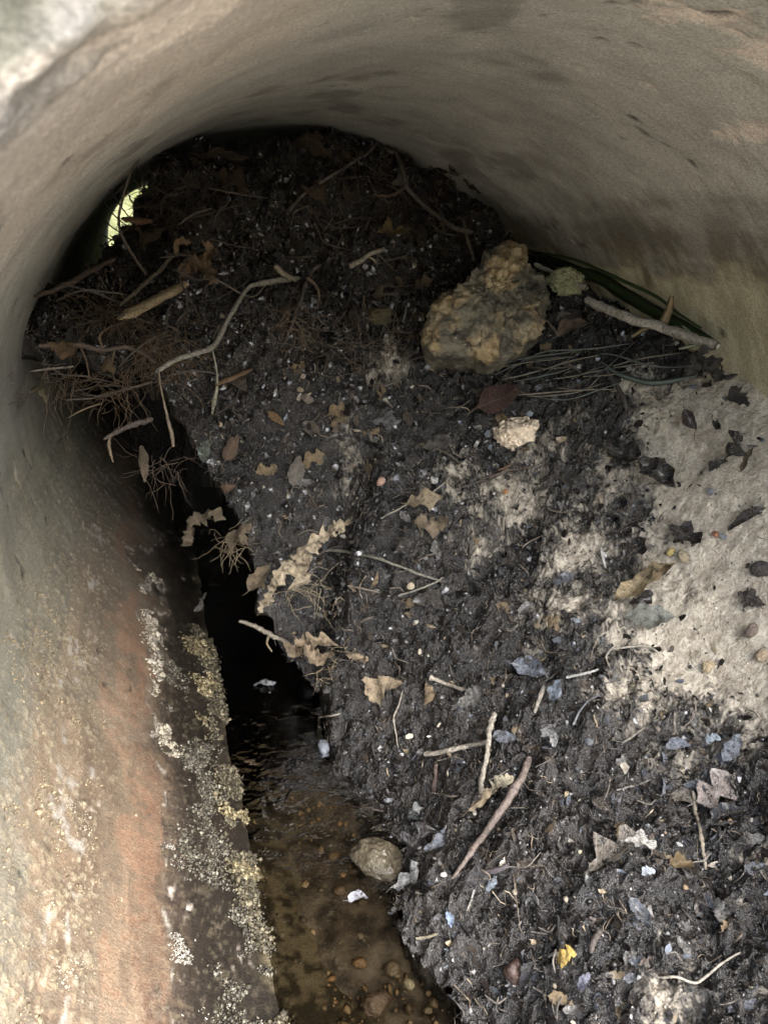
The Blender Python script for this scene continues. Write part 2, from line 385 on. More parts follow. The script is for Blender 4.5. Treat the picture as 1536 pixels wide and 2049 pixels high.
bvh_mud = BVHTree.FromPolygons([tuple(v) for v in (allp.reshape(-1, 3)*R)], [tuple(int(i) for i in f) for f in grid_faces(NU, NVA)[:, ::-1]])

# ------------------------------------------------------------------ outside: headwalls, ground, bank beyond the far end
def mat_simple(name, a, b, scale, rough=0.85, bump=0.4):
    t = NT(name); P = t.pos(); n = t.noise(P, scale, 6, 0.6)
    return t.fin(t.mix(t.ramp(n, 0.35, 0.65), a, b), rough, t.bump(n, bump, 0.02), 0.3)
M_HEAD = mat_simple('weathered_concrete', (0.22, 0.21, 0.17), (0.38, 0.36, 0.30), 9)
def mat_ground():
    t = NT('sandy_and_grassy_soil'); P = t.pos(); n = t.noise(P, 3, 5, 0.6); sp = t.n('SeparateXYZ'); t.l(P, sp.inputs[0])
    sandy = t.mix(t.ramp(n, 0.35, 0.65), (0.24, 0.215, 0.17), (0.46, 0.42, 0.35)); green = t.mix(t.ramp(n, 0.35, 0.65), (0.10, 0.105, 0.04), (0.24, 0.23, 0.11))
    return t.fin(t.mix(t.ramp(t.math('ADD', sp.outputs[1], t.math('MULTIPLY', n, 1.0)), FAR*R+.6, FAR*R+1.2), sandy, green), 0.9, t.bump(n, 0.4, 0.02), 0.3)
M_SOIL = mat_ground()
def headwall(y0, y1, name, label):
    th = np.linspace(0, 2*math.pi, 65)[:-1]
    V, Fc = [], []
    for y in (y0, y1):
        for a in th: V.append((1.18*math.cos(a), y, 1.18*math.sin(a)))
        for a in th:
            m = max(abs(math.cos(a))/2.6, abs(math.sin(a))/(1.75 if math.sin(a) > 0 else 1.4)); V.append((math.cos(a)/m, y, math.sin(a)/m))
    n = 64
    for i in range(n):
        j = (i+1) % n
        Fc += [(i, j, n+j, n+i), (2*n+i, 3*n+i, 3*n+j, 2*n+j), (n+i, n+j, 3*n+j, 3*n+i)]
    return obj(name, mesh(name, np.array(V)*R, Fc, M_HEAD, False), label=label, cat='wall')
headwall(.62, .95, 'headwall', 'concrete headwall round the near mouth of the pipe')
headwall(FAR-.5, FAR-.17, 'headwall', 'concrete headwall round the far mouth of the pipe')
V, Fc = [], []
def patch(x0, x1, y0, y1, nx, ny, zf):
    xs = np.linspace(x0, x1, nx); yv = np.linspace(y0, y1, ny); X, Y = np.meshgrid(xs, yv, indexing='ij')
    Z = zf(X, Y); b = len(V)
    V.extend(np.stack([X, Y, Z], -1).reshape(-1, 3)); Fc.extend((grid_faces(nx, ny)[:, ::-1]+b).tolist())
def creek(X, Y): return -1.08+np.minimum(1.4, .5*np.maximum(0, np.abs(X)-1.1))+.05*fbm(np.stack([X, Y, 0*X], -1), 1.5, 3, 3)
patch(-160, 160, -160, .62, 121, 60, lambda X, Y: creek(X, Y))
patch(-160, 160, .95, FAR-.5, 81, 12, lambda X, Y: 1.72+.03*vnoise(np.stack([X, Y, 0*X], -1), 1.0))
patch(-160, 160, FAR-.17, 200, 121, 60, lambda X, Y: creek(X, Y)+np.clip((Y-FAR-5)*.28, 0, 7))
obj('ground', mesh('ground', np.array(V)*R, Fc, M_SOIL), kind='structure', label='soil and grass ground outside both ends of the pipe')
# ------------------------------------------------------------------ materials of the loose things (base colour comes from the object)
def mat_obj(name, rough=(0.5, 0.8), scale=60.0, stretch=None, var=0.5, bump=0.4, bd=0.002, spec=0.35, attr=False, dark=None):
    t = NT(name); P = t.objc()
    if stretch:
        mp = t.n('Mapping'); mp.inputs['Scale'].default_value = stretch; t.l(P, mp.inputs['Vector']); P = mp.outputs[0]
    n = t.noise(P, scale, 3, 0.65)
    c0 = t.attr('Col').outputs['Color'] if attr else t.n('ObjectInfo').outputs['Color']
    c = t.mix(1.0, c0, t.mix(t.ramp(n, 0.25, 0.75, smooth=False), (1-var,)*3, (1+var,)*3), 'MULTIPLY')
    if dark: c = t.mix(t.ramp(n, 0.38, 0.30, 0, .8), c, dark)
    return t.fin(c, t.ramp(n, 0.3, 0.7, rough[0], rough[1]), t.bump(n, bump, bd), spec)
def mat_leaf(name, rough, mudcol, cover, spec):
    """blade colour from the object, pale midrib and side veins, dried mud on part of it"""
    t = NT(name); P = t.objc(); oi = t.n('ObjectInfo')
    off = t.n('VectorMath', operation='ADD'); t.l(P, off.inputs[0]); t.l(oi.outputs['Location'], off.inputs[1])
    n = t.noise(off.outputs[0], 5.5, 4, 0.7); g = t.noise(off.outputs[0], 38, 2, 0.6)
    sp = t.n('SeparateXYZ'); t.l(P, sp.inputs[0]); ay = t.math('ABSOLUTE', sp.outputs[1])
    rib = t.ramp(ay, 0.020, 0.006)
    vs_ = t.math('SINE', t.math('MULTIPLY', t.math('SUBTRACT', sp.outputs[0], t.math('MULTIPLY', ay, 0.8)), 62)); vein = t.ramp(vs_, 0.8, 1.0, 0, 0.35)
    c = t.mix(1.0, oi.outputs['Color'], t.mix(t.ramp(n, 0.25, 0.75, smooth=False), (0.45,)*3, (1.45,)*3), 'MULTIPLY')
    c = t.mix(1.0, c, t.mix(g, (0.6,)*3, (1.4,)*3), 'MULTIPLY')
    c = t.mix(t.math('MAXIMUM', t.math('MULTIPLY', rib, 0.45), vein), c, t.mix(0.5, c, (0.30, 0.25, 0.18)))
    md = t.ramp(t.math('ADD', n, t.math('MULTIPLY', t.math('SUBTRACT', g, 0.5), 0.6)), cover, cover-0.08)
    c = t.mix(md, c, mudcol)
    return t.fin(c, t.ramp(n, 0.3, 0.7, rough[0], rough[1]), t.bump(t.math('ADD', t.math('ADD', n, g), t.math('MULTIPLY', vein, -0.6)), 0.5, 0.05), spec)
M_DRY = mat_leaf('dry_leaf', (0.55, 0.85), (0.055, 0.042, 0.03), 0.43, .3)
M_WET = mat_leaf('wet_leaf', (0.10, 0.36), (0.022, 0.018, 0.015), 0.45, .55)
M_BARK = mat_obj('peeled_bark', (0.55, 0.8), 260, var=.85, bump=.7, bd=.002, dark=(.03,.024,.018))
M_BLADE = mat_obj('blade', (0.4, 0.65), 60, var=.5, bump=.3, bd=.001)
M_STONE = mat_obj('stone', (0.5, 0.85), 3.2, var=.32, bump=.6, bd=.07)
M_WETST = mat_obj('wet_stone', (0.22, 0.5), 3.0, var=.55, bump=.3, bd=.03)
M_FRAG = mat_obj('litter', (0.12, 0.5), 150, var=.4, attr=True, spec=.5)
for m_ in (M_FRAG, M_WET):
    b_ = m_.node_tree.nodes['Principled BSDF']; b_.inputs['Coat Weight'].default_value = 0.3; b_.inputs['Coat Roughness'].default_value = 0.16
M_GRIT = mat_obj('grit', (0.4, 0.7), 300, var=.3, attr=True)
M_CRUST = mat_obj('mineral_crust', (0.4, 0.75), 260, var=.5, attr=True, bump=.6)

# ------------------------------------------------------------------ placing
def G(px, py, lift=0.0):
    """point (in R) where that sight line meets the bank, else the pipe wall, and the surface normal"""
    v = ray(px, py)
    h = bvh_mud.ray_cast(Vector(CAM*R), Vector(v).normalized(), 6.0)
    if h[0] is not None and 0.3 < h[0].y < 2.2:
        p = np.array(h[0])/R; n = np.array(h[1]); n = n if n[2] > -0.2 else -n
        sl = np.array([H(p[0]+.04, p[1])-H(p[0]-.04, p[1]), H(p[0], p[1]+.04)-H(p[0], p[1]-.04)])/.08
        nb = np.array([-sl[0], -sl[1], 1.0]); nb /= np.linalg.norm(nb)
        n = n*.25+nb; n /= np.linalg.norm(n)
    else:
        a = v[0]**2+v[2]**2; b = 2*(CAM[0]*v[0]+CAM[2]*v[2]); c = CAM[0]**2+CAM[2]**2-1
        y = (-b+math.sqrt(b*b-4*a*c))/(2*a); p = CAM+v*y; n = np.array([-p[0], 0, -p[2]])
    return p+n*lift, n
def W(px, py, z):                     # where the sight line meets height z (in R): the water and the bed
    v = ray(px, py); return CAM+v*((z-CAM[2])/v[2])
def px2r(p): return float(np.dot(p-CAM, c_f))/FPX       # size in R of one photo pixel at p
def spline(P, n):
    P = np.asarray(P, float)
    if len(P) < 3: return P[0]+(P[-1]-P[0])*np.linspace(0, 1, n)[:, None]
    Q = np.vstack([2*P[0]-P[1], P, 2*P[-1]-P[-2]]); m = len(P)-1; out = []
    for u in np.linspace(0, m, n):
        i = min(int(u), m-1); t = u-i; a, b, c, d = Q[i:i+4]
        out.append(.5*((2*b)+(c-a)*t+(2*a-5*b+4*c-d)*t*t+(3*b-a-3*c+d)*t**3))
    return np.array(out)
def tube(P, r, sides=7, rough=.12, seed=0, flat=1.0):
    P = np.asarray(P, float); n = len(P); r = np.interp(np.linspace(0, 1, n), np.linspace(0, 1, len(r)), r) if np.ndim(r) else np.full(n, r)
    T = np.gradient(P, axis=0); T /= np.linalg.norm(T, axis=1)[:, None]+1e-9
    ref = np.array([.3, .2, 1.0]); U = np.cross(T, ref); U /= np.linalg.norm(U, axis=1)[:, None]+1e-9; Vv = np.cross(T, U)
    a = np.linspace(0, 2*math.pi, sides, endpoint=False)
    g = np.random.default_rng(seed); k = 1+rough*g.normal(size=(n, sides)).clip(-2, 2)
    k[0] *= .75; k[-1] *= .75
    V = P[:, None]+(U[:, None]*np.cos(a)[None, :, None]+Vv[:, None]*np.sin(a)[None, :, None]*flat)*(r[:, None]*k)[..., None]
    Fc = grid_faces(n, sides, True).tolist()
    V = V.reshape(-1, 3); Fc += [list(range(sides))[::-1], [(n-1)*sides+i for i in range(sides)]]
    return V, Fc
def put(name, V, Fc, mat, col=None, label=None, cat=None, group=None, parent=None, smooth=True, kind=None, origin=None):
    """mesh in R units -> object whose origin sits at the middle of its base"""
    V = np.asarray(V, float)*R
    if parent is None:
        o = np.array([V[:, 0].mean(), V[:, 1].mean(), V[:, 2].min()]) if origin is None else np.asarray(origin)*R
        ob = obj(name, mesh(name, V-o, Fc, mat, smooth), None, label, cat, group, kind, o)
    else:
        ob = obj(name, mesh(name, V-np.array(parent.location), Fc, mat, smooth), parent, kind=kind)
    if col is not None: ob.color = (*col, 1)
    return ob
def pts(L, lift):
    out = []
    for q in L:
        if len(q) == 3: out.append(A(*q))
        else: out.append(G(q[0], q[1], lift)[0])
    return np.array(out)
_seed = [0]
def stick(name, label, cat, L, rp, col, lift=.012, side=(), group=None, mat=None, knots=.12, sides=7, flat=1.0, n=None):
    """a twig or root through photo points; rp = half-thickness in photo pixels; side = side shoots, each a part"""
    _seed[0] += 1; P = pts(L, lift); n = n or max(12, 7*len(P)); k = px2r(P.mean(0))
    lin = np.stack([np.interp(np.linspace(0, len(P)-1, n), np.arange(len(P)), P[:, k_]) for k_ in range(3)], 1)
    S = .35*spline(P, n)+.65*lin; S += np.stack([vnoise(S, 30, _seed[0]+q) for q in range(3)], 1)*.0022
    rr = [x*k for x in rp]; rr = np.interp(np.linspace(0, 1, n), np.linspace(0, 1, len(rr)), rr)
    g = np.random.default_rng(_seed[0])
    for _ in range(max(1, n//16)): rr[g.integers(0, n)] *= 1.2
    rr = rr*.80*(1+.07*fbm(S*1.0, 40, 2, _seed[0]+3)); V, Fc = tube(S, rr, max(sides, 6), knots*.75, _seed[0], flat)
    gy = sum(col)/3; col = tuple(.55*(c*.62+gy*.38) for c in col)
    o = put(name, V, Fc, mat or M_BARK, col, label, cat, group)
    for (nm, L2, rp2, c2) in side:
        P2 = pts(L2, lift); V2, F2 = tube(spline(P2, max(6, 5*len(P2))), [x*px2r(P2.mean(0)) for x in rp2], 6, .12, _seed[0]+500)
        p = put(nm, V2, F2, mat or M_BARK, tuple(.6*q for q in c2), parent=o)
    return o

# leaves: unit length along x, blade in xy, two sides and a midrib
def leaf_shape(kind, seed, n=14, curl=.25):
    g = np.random.default_rng(seed); u = np.linspace(0, 1, n); asy = []
    for sd in (0, 1):
        ph = g.uniform(0, 6.3)
        if kind == 'lance': w = .12*np.sin(math.pi*u**.8)**.8*(1+.1*g.normal())
        elif kind == 'oval': w = .25*np.sin(math.pi*u**.85)**.75*(1+.12*np.sin(9*u+ph))
        elif kind == 'holly': w = .20*np.sin(math.pi*u**.9)**.6*(1+.42*np.abs(np.sin(9*u+ph)))
        elif kind == 'lobed': w = .24*np.sin(math.pi*u**1.1)**.55*(1+.55*np.sin(13*u+ph))
        else: w = .26*np.sin(math.pi*u**.7)**.4*(.75+.35*np.sin(g.uniform(4, 9)*u+ph)+.28*g.normal(size=n))+.03
        asy.append(np.maximum(w, .012)*(1+.08*g.normal(size=n)))
    V = []; bx = g.normal(0, curl*1.3); by = g.normal(.15, curl*1.6); tw = g.normal(0, curl*1.8); sw = g.normal(0, .10); o = g.uniform(0, 50, 3)
    for i in range(n):
        x = u[i]-.5; zc = bx*(x*x*2-.3)
        for f in (-1, -.55, 0, .55, 1):
            w = asy[0][i] if f < 0 else asy[1][i]; y = f*w
            V.append((x+(.025*g.normal() if abs(f) == 1 else 0), y+sw*math.sin(3*u[i]), zc+abs(f)*w*(.2+by)+tw*x*y*2))
    V = np.array(V); V[:, 2] += .075*curl/.25*fbm(V+o, 4.5, 3, seed, .6)
    Fc = grid_faces(n, 5).tolist()
    if kind in ('oval', 'holly', 'lobed'):                         # stalk
        b = len(V); s0 = V[2]; ex = []
        for k in range(3):
            for d in (-.009, .009): ex.append((s0[0]-.10*k, s0[1]+d+.03*k*k*by, s0[2]+.02*k*bx+.004))
        V = np.vstack([V, ex]); Fc += [(b, b+1, b+3, b+2), (b+2, b+3, b+5, b+4)]
    return V, Fc
_leafc = {}
def leaf_mesh(kind, seed, mat, curl=.25, n=14):
    key = (kind, seed, mat.name, curl)
    if key not in _leafc:
        V, Fc = leaf_shape(kind, seed, n, curl); V[:, 2] -= V[:, 2].min()
        _leafc[key] = mesh('leaf_'+kind, V, Fc, mat)
    return _leafc[key]
def frame(p, n, ang, tilt=0.0, roll=0.0):
    t = c_r*math.cos(ang)+c_u*math.sin(ang); t = t-n*np.dot(t, n)
    fs = max(.6, np.linalg.norm(t)); t /= np.linalg.norm(t); b = np.cross(n, t)
    M = Matrix(((t[0], b[0], n[0]), (t[1], b[1], n[1]), (t[2], b[2], n[2])))
    return M @ Matrix.Rotation(tilt, 3, 'Y') @ Matrix.Rotation(roll, 3, 'X'), fs
def leaf(label, px, py, size, ang, kind, col, wet=False, curl=.25, y=None, group=None, lift=.004, tilt=0., roll=0., name='leaf', cat='leaf', seed=None, width=1.0, z=None, n=None):
    """size = length in photo pixels, ang = direction in the photo in degrees"""
    _seed[0] += 1; sd = _seed[0] if seed is None else seed
    if z is not None: p, nn = W(px, py, z), np.array([0, 0, 1.0])
    elif y is None: p, nn = G(px, py, lift)
    else: p = A(px, py, y); nn = -c_f*.8+np.array([0, 0, .6]); nn /= np.linalg.norm(nn)
    if n is not None: nn = n
    M, fs = frame(p, nn, math.radians(ang), tilt, roll)
    s = size*px2r(p)/fs**.5*R
    o = obj(name, leaf_mesh(kind, sd, M_WET if wet else M_DRY, curl), None, label, cat, group)
    o.matrix_world = Matrix.Translation(Vector(p*R)) @ (M @ Matrix.Diagonal((s, s*width, s))).to_4x4()
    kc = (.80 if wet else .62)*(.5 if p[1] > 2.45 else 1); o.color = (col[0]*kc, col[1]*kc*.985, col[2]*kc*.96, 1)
    return o

# stones: lumpy ellipsoids, cut by a few planes
def stone_shape(seed, sx=1., sy=.8, sz=.6, res=(14, 20), lump=.14, facets=9, fine=.03):
    g = np.random.default_rng(seed); nu, nv = res
    a = np.linspace(0, math.pi, nu)[:, None]; b = np.linspace(0, 2*math.pi, nv, endpoint=False)[None, :]
    D = np.stack([np.sin(a)*np.cos(b), np.sin(a)*np.sin(b), np.cos(a)+0*b], -1)
    r = 1+lump*fbm(D+seed*3.1, 1.6, 3, seed)
    for k in range(facets):
        nrm = g.normal(size=3); nrm /= np.linalg.norm(nrm); d = .62+.26*g.random(); c = D@nrm
        r = np.where(c*r > d, d/np.maximum(c, .05), r)
    r = r+fine*fbm(D+seed, 7, 3, seed+5)
    V = (D*r[..., None]*np.array([sx, sy, sz])).reshape(-1, 3)
    return V, grid_faces(nu, nv, True)[:, ::-1]
_stc = {}
def stone(label, px, py, size, col, seed, z=None, wet=False, cat='pebble', name='pebble', asp=.8, hgt=.65, lift=0., group=None, big=False, fine=.03, sink=.3, ang=None):
    key = (seed, wet, asp, hgt, big, fine)
    if key not in _stc:
        V, Fc = stone_shape(seed, 1, asp, hgt, (48, 72) if big else (9, 12), fine=fine); V[:, 2] += hgt
        _stc[key] = mesh(name, V, Fc, M_WETST if wet else M_STONE)
    if z is not None: p, nn = W(px, py, z), np.array([0, 0, 1.])
    else: p, nn = G(px, py, lift)
    s = size*.5*px2r(p)
    p = p-nn*(s*hgt*2*sink)
    M, _ = frame(p, nn, math.radians(ang if ang is not None else (seed*47) % 360))
    o = obj(name, _stc[key], None, label, cat, group)
    o.matrix_world = Matrix.Translation(Vector(p*R)) @ (M*(s*R)).to_4x4(); o.color = (*col, 1)
    return o

# ------------------------------------------------------------------ the big rock: worn tan crust over dark folded layers
def mat_rock():
    t = NT('folded_rock'); P = t.objc()
    w = t.noise(P, 11, 4, 0.6, 1.2)
    mp = t.n('Mapping'); mp.inputs['Rotation'].default_value = (0.3, 0.9, 0.4); mp.inputs['Scale'].default_value = (18, 34, 34); t.l(P, mp.inputs['Vector'])
    lay = t.noise(mp.outputs[0], 1.0, 5, 0.72, 0.7)
    n = t.noise(P, 75, 4, 0.7); cr = t.attr('crust').outputs['Fac']
    dk = t.mix(t.ramp(lay, 0.38, 0.62), (0.045, 0.040, 0.032), (0.19, 0.17, 0.125))
    tan = t.mix(t.ramp(n, 0.35, 0.65), (0.25, 0.175, 0.085), (0.47, 0.375, 0.23))
    f = t.ramp(t.math('ADD', t.math('MULTIPLY', cr, .45), t.math('ADD', t.math('MULTIPLY', lay, 0.35), t.math('MULTIPLY', w, 0.75))), 0.76, 0.92)
    c = t.mix(f, dk, tan); c = t.mix(t.ramp(n, 0.62, 0.70, 0, .6), c, (0.58, 0.50, 0.38)); c = t.mix(t.ramp(n, 0.40, 0.30, 0, .6), c, (0.05, 0.04, 0.025))
    return t.fin(c, 0.72, t.bump(t.math('ADD', t.math('MULTIPLY', f, .5), t.math('ADD', n, lay)), 0.55, 0.006), 0.3)
def outline_rock(name, label, O, ctr, thick, mat, y_front, crust=(), seed=3, nr=40, na=180, lean=.35):
    """closed rock body whose face has the outline O (photo pixels) and that is `thick` R deep"""
    c = A(*ctr, y_front); k = px2r(c)
    nrm = -c_f*(1-lean)+np.array([0, -.2, 1.])*lean; nrm /= np.linalg.norm(nrm)
    ex = c_r-nrm*np.dot(c_r, nrm); ex /= np.linalg.norm(ex); ey = np.cross(nrm, ex)
    fy = abs(np.dot(c_u, ey))
    O = np.array([((x-ctr[0])*k, -(y-ctr[1])*k/fy) for x, y in O])
    ang = np.arctan2(O[:, 1], O[:, 0]); rad = np.hypot(O[:, 0], O[:, 1]); o = np.argsort(ang)
    a = np.linspace(-math.pi, math.pi, na, endpoint=False); rr = np.interp(a, ang[o], rad[o], period=2*math.pi)
    V, cr = [], []
    for side in (1, -1):
        for f in (np.linspace(0.02, 1, nr) if side == 1 else np.linspace(1, .02, nr)[1:]):
            q = np.stack([rr*f*np.cos(a), rr*f*np.sin(a)], 1); sc = rr.mean()
            if side == 1:      # split faces: the lowest of a few planes
                X, Y = q[:, 0]/sc, q[:, 1]/sc
                gk = np.random.default_rng(seed+1); ck = gk.normal(0, .42, (13, 2))
                hgt = np.minimum.reduce([1+(k_**2).sum()*.55-1.1*(k_[0]*X+k_[1]*Y) for k_ in ck]+[(1-f)*4.0+.10+0*X])*.9
                hgt = np.clip(hgt, 0, 1.1)[:, None]
            else: hgt = max(0, 1-f**4)**.6
            e = float(np.mean(hgt))
            P = c+ex*q[:, :1]+ey*q[:, 1:]+nrm*side*thick*(.62 if side == 1 else 1.)*hgt
            q5 = fbm(P, 4.5, 2, seed); d = q5*.006+fbm(P, 34, 4, seed+9, .7)*.014-.008*np.abs(fbm(P@np.array([[1, 0, 0], [0, 1, 0], [.6, 0, 2.2]]), 9, 3, seed+30)); m = np.zeros(na)
            if side == 1:
                for (cx, cyy, r, s) in crust:
                    m = np.maximum(m, s*np.exp(-((q[:, 0]-(cx-ctr[0])*k)**2+(q[:, 1]+(cyy-ctr[1])*k/fy)**2)/(1.5*r*k)**2))
                d = d+.016*sstep(.35, .6, m+.3*fbm(P, 9, 3, 4))
            out = nrm*side*e+(ex*np.cos(a)[:, None]+ey*np.sin(a)[:, None])*f
            V.append(P+out*d[:, None]*min(1, (1-f)*6+.5)); cr.append(m)
    n = len(V); V = np.concatenate(V); Fc = grid_faces(n, na, True)
    ob = put(name, V, np.asarray(Fc), mat, None, label, 'rock', smooth=False); fattr(ob.data, 'crust', np.concatenate(cr))
    return ob
outline_rock('rock', 'large tan and grey folded rock with a pointed top resting on the debris dam',
    [(843,690),(850,664),(872,625),(915,592),(955,545),(975,508),(1003,480),(1030,470),(1050,482),(1058,512),(1049,545),(1088,568),(1100,600),(1080,640),(1068,682),(1020,716),(985,737),(945,718),(900,722),(852,714)],
    (975,625), .22, mat_rock(), 2.34, [(1035,500,34,1),(1020,540,34,1),(1000,570,32,.9),(985,610,30,.9),(890,650,50,.75),(860,695,30,.9),(960,720,32,.9),(1055,655,36,.7),(950,610,30,.4),(920,690,30,.4),(1005,690,34,.6)])

# ------------------------------------------------------------------ named stones
CREAM = (.58, .45, .31)
stone('rounded cream stone lying in the open on the middle of the bank', 1034, 872, 96, (.86,.70,.52), 11, cat='stone', name='stone', asp=.74, hgt=.5, big=True, fine=.10, sink=.12, ang=0)
stone('pale green angular stone tucked against the right of the big rock', 1136, 590, 78, (.30,.30,.17), 14, cat='stone', name='stone', asp=.75, hgt=.6, big=True, fine=.14, sink=.05, ang=-25, lift=.02)
stone('dark grey stone under the pale green stone beside the big rock', 1130, 636, 66, (.07,.06,.05), 15, cat='stone', name='stone', asp=.6, hgt=.35, big=True, ang=0)
stone('olive brown stone half buried left of the big rock', 757, 632, 58, (.11,.09,.05), 16, cat='stone', name='stone', asp=.7, hgt=.5, big=True, ang=10)
stone('tan and olive boulder half sunk at the edge of the water', 757, 1738, 128, (.065,.054,.036), 17, z=-.90, wet=True, cat='stone', name='stone', asp=.62, hgt=.66, big=True, sink=.27, fine=.012, ang=-42)
stone('smooth blue grey pebble on the mud at the edge of the water', 657, 1495, 36, (.12,.13,.15), 18, wet=True, asp=.7, sink=.1, lift=.01)
stone('orange stone under the water near the boulder', 682, 1786, 32, (.14,.10,.065), 19, z=-.93, wet=True)
stone('large reddish stone under the water at the bottom of the picture', 752, 2015, 66, (.10,.072,.05), 20, z=-.93, wet=True, big=True)
stone('square orange stone under the water below the boulder', 787, 1942, 44, (.13,.10,.065), 21, z=-.93, wet=True)
stone('pale oval pebble under the water beside the square orange stone', 818, 1972, 26, (.30,.27,.18), 22, z=-.92, wet=True)
stone('brown stone under the water against the foot of the bank', 720, 1930, 34, (.16,.10,.05), 23, z=-.93, wet=True)
stone('dim brown pebble under the water left of the boulder', 668, 1715, 26, (.16,.11,.06), 24, z=-.93, wet=True)
stone('yellow pebble at the rim of the wall crust', 500, 1823, 22, (.36,.26,.08), 25, z=-.89, wet=True)
for q in [('small pink pebble on the mud below the dam',765,965,25,(.50,.32,.24),31),('cream pebble on the dark mud beside the grey stem',823,1172,20,(.50,.42,.30),32),
          ('white oval pebble between leaf scraps in mid bank',868,962,22,(.55,.53,.48),33),('dark blue pebble beside the white oval pebble',880,974,18,(.10,.10,.12),34),
          ('tiny orange pebble on the pale grit in mid bank',1013,985,13,(.50,.24,.10),35),('yellow pebble on the pale sand',1344,1106,22,(.52,.40,.16),36),
          ('flat tan pebble next to the yellow one on the sand',1371,1115,30,(.40,.33,.22),37),('rusty orange fleck of stone on the sand',1435,1071,18,(.42,.20,.11),38),
          ('tan pebble at the right edge of the sand',1528,1314,36,(.45,.35,.24),39),('buried tan pebble at the lower edge of the sand',1420,1336,32,(.46,.36,.23),40),
          ('small blue grey pebble on the upper sand',1424,985,18,(.22,.23,.26),41),('dark round stone on the right edge of the sand',1526,1140,44,(.07,.06,.055),42),
          ('ringed brown pebble low on the sand',1510,1262,34,(.22,.17,.14),43),('white pebble on the lower right mud',1402,1573,14,(.6,.58,.54),44),
          ('white pebble near the thick brown stick',954,1630,14,(.58,.54,.46),45),('white rounded pebble at the water side of the bank',890,1754,16,(.6,.58,.55),46),
          ('yellow white pebble in the middle of the lower mud',1161,1709,12,(.6,.55,.38),47),('cream pebble below the pale leaf clump',842,1305,14,(.55,.48,.36),48)]:
    stone(q[0], q[1], q[2], q[3], q[4], q[5], lift=.006, sink=.25)
for i in range(26):                                            # more pebbles showing through the water
    px, py = rng.uniform(600, 900), rng.uniform(1560, 2045)
    if px > 640+(py-1500)*.62 or px < 480+(py-1500)*.14: continue
    c = [(.11,.08,.045),(.08,.06,.038),(.14,.11,.07),(.06,.047,.03)][i % 4]
    stone('small brown pebble lying on the bed under the water', px, py, rng.uniform(13, 26), c, 60+i % 6, z=-.935, wet=True, group='pebbles on the stream bed')
stone('dark shiny nut on the mud near the bottom of the picture', 1038, 1948, 58, (.045,.028,.022), 70, wet=True, cat='nut', name='nut', asp=.8, hgt=.75, lift=.01)

# ------------------------------------------------------------------ sticks, stems and roots one can point to
PALE, TAN, BRN, DRK, GRY = (.36,.30,.21), (.30,.22,.13), (.13,.085,.05), (.05,.035,.024), (.20,.18,.15)
stick('branch', 'long crooked pale branch lying across the front of the dam', 'branch',
  [(318,740,2.36),(360,716,2.38),(412,702,2.42),(434,686,2.46),(447,658,2.50),(465,625,2.54),(482,597,2.58),(500,572,2.62),(530,565,2.64),(562,560,2.66),(602,557,2.70)], (6,6.5,7,6,5.5,7.5,8), (.42,.36,.26),
  side=[('stub', [(550,530,2.63),(563,545,2.64),(584,558,2.67)], (6,7), (.42,.36,.26)), ('hanging_root', [(318,742,2.36),(320,765,2.36),(326,795,2.37),(334,832,2.38),(343,868,2.38),(347,893,2.38)], (2,1.8,2,4.5,3), (.34,.27,.19)),
        ('hanging_root', [(425,700,2.43),(433,738,2.43),(434,775,2.42),(429,800,2.42),(424,829,2.42)], (1.8,1.8,3,5,2), (.36,.34,.25))])
stick('branch', 'short pale broken branch piece to the right of the crooked branch', 'branch', [(698,533,2.68),(720,523,2.68),(742,508,2.69),(768,496,2.70)], (8,7,6.5,6), (.46,.38,.25), side=[('stub', [(735,512,2.69),(748,520,2.68),(752,527,2.68)], (3,2), (.4,.32,.2))])
stick('twig', 'thin tall twig standing in front of the far light', 'twig',
  [(400,215,2.35),(355,232,2.4),(315,262,2.45),(285,300,2.5),(262,345,2.55),(246,390,2.58),(238,430,2.6),(241,465,2.62),(255,495,2.62),(272,518,2.63),(293,547,2.64)], (1.2,2,3,3.4,3.8,4,3.8), (.17,.115,.075),
  side=[('side_shoot', [(355,265,2.42),(325,277,2.46),(303,296,2.48),(284,308,2.5)], (1.5,2.5), (.22,.19,.16)), ('side_shoot', [(395,217,2.34),(350,236,2.40),(312,270,2.46),(295,296,2.49)], (1.3,2), (.24,.21,.17))])
stick('twig', 'straight grey twig lying up the dark top of the dam', 'twig', [(576,432),(600,405),(625,382),(665,356),(700,338),(730,318),(752,296)], (6,4.5,4,3.5,3), (.22,.17,.13), lift=.02)
stick('branch', 'curved brown branch sloping down towards the big rock', 'branch', [(770,283),(784,320),(800,352),(806,385),(832,415),(870,446),(910,468),(942,476)], (7,6,5.5,6,6), (.17,.12,.085), lift=.03,
  side=[('side_shoot', [(742,400),(775,402),(804,388)], (3,4), (.15,.10,.07)), ('side_shoot', [(924,452),(928,480),(935,507),(946,531)], (2,3.5,3), (.24,.19,.14))])
stick('stick', 'brown stick reaching from the dam to the left pipe wall', 'stick', [(68,592,2.50),(110,580,2.55),(150,560,2.60),(195,535,2.68),(228,518,2.75)], (5,6,6,7), (.16,.09,.055))
stick('stick', 'straight olive stick leaning on the left of the dam', 'stick', [(238,612,2.5),(275,580,2.55),(320,540,2.6),(352,503,2.66)], (4,5,5.5), (.15,.115,.06))
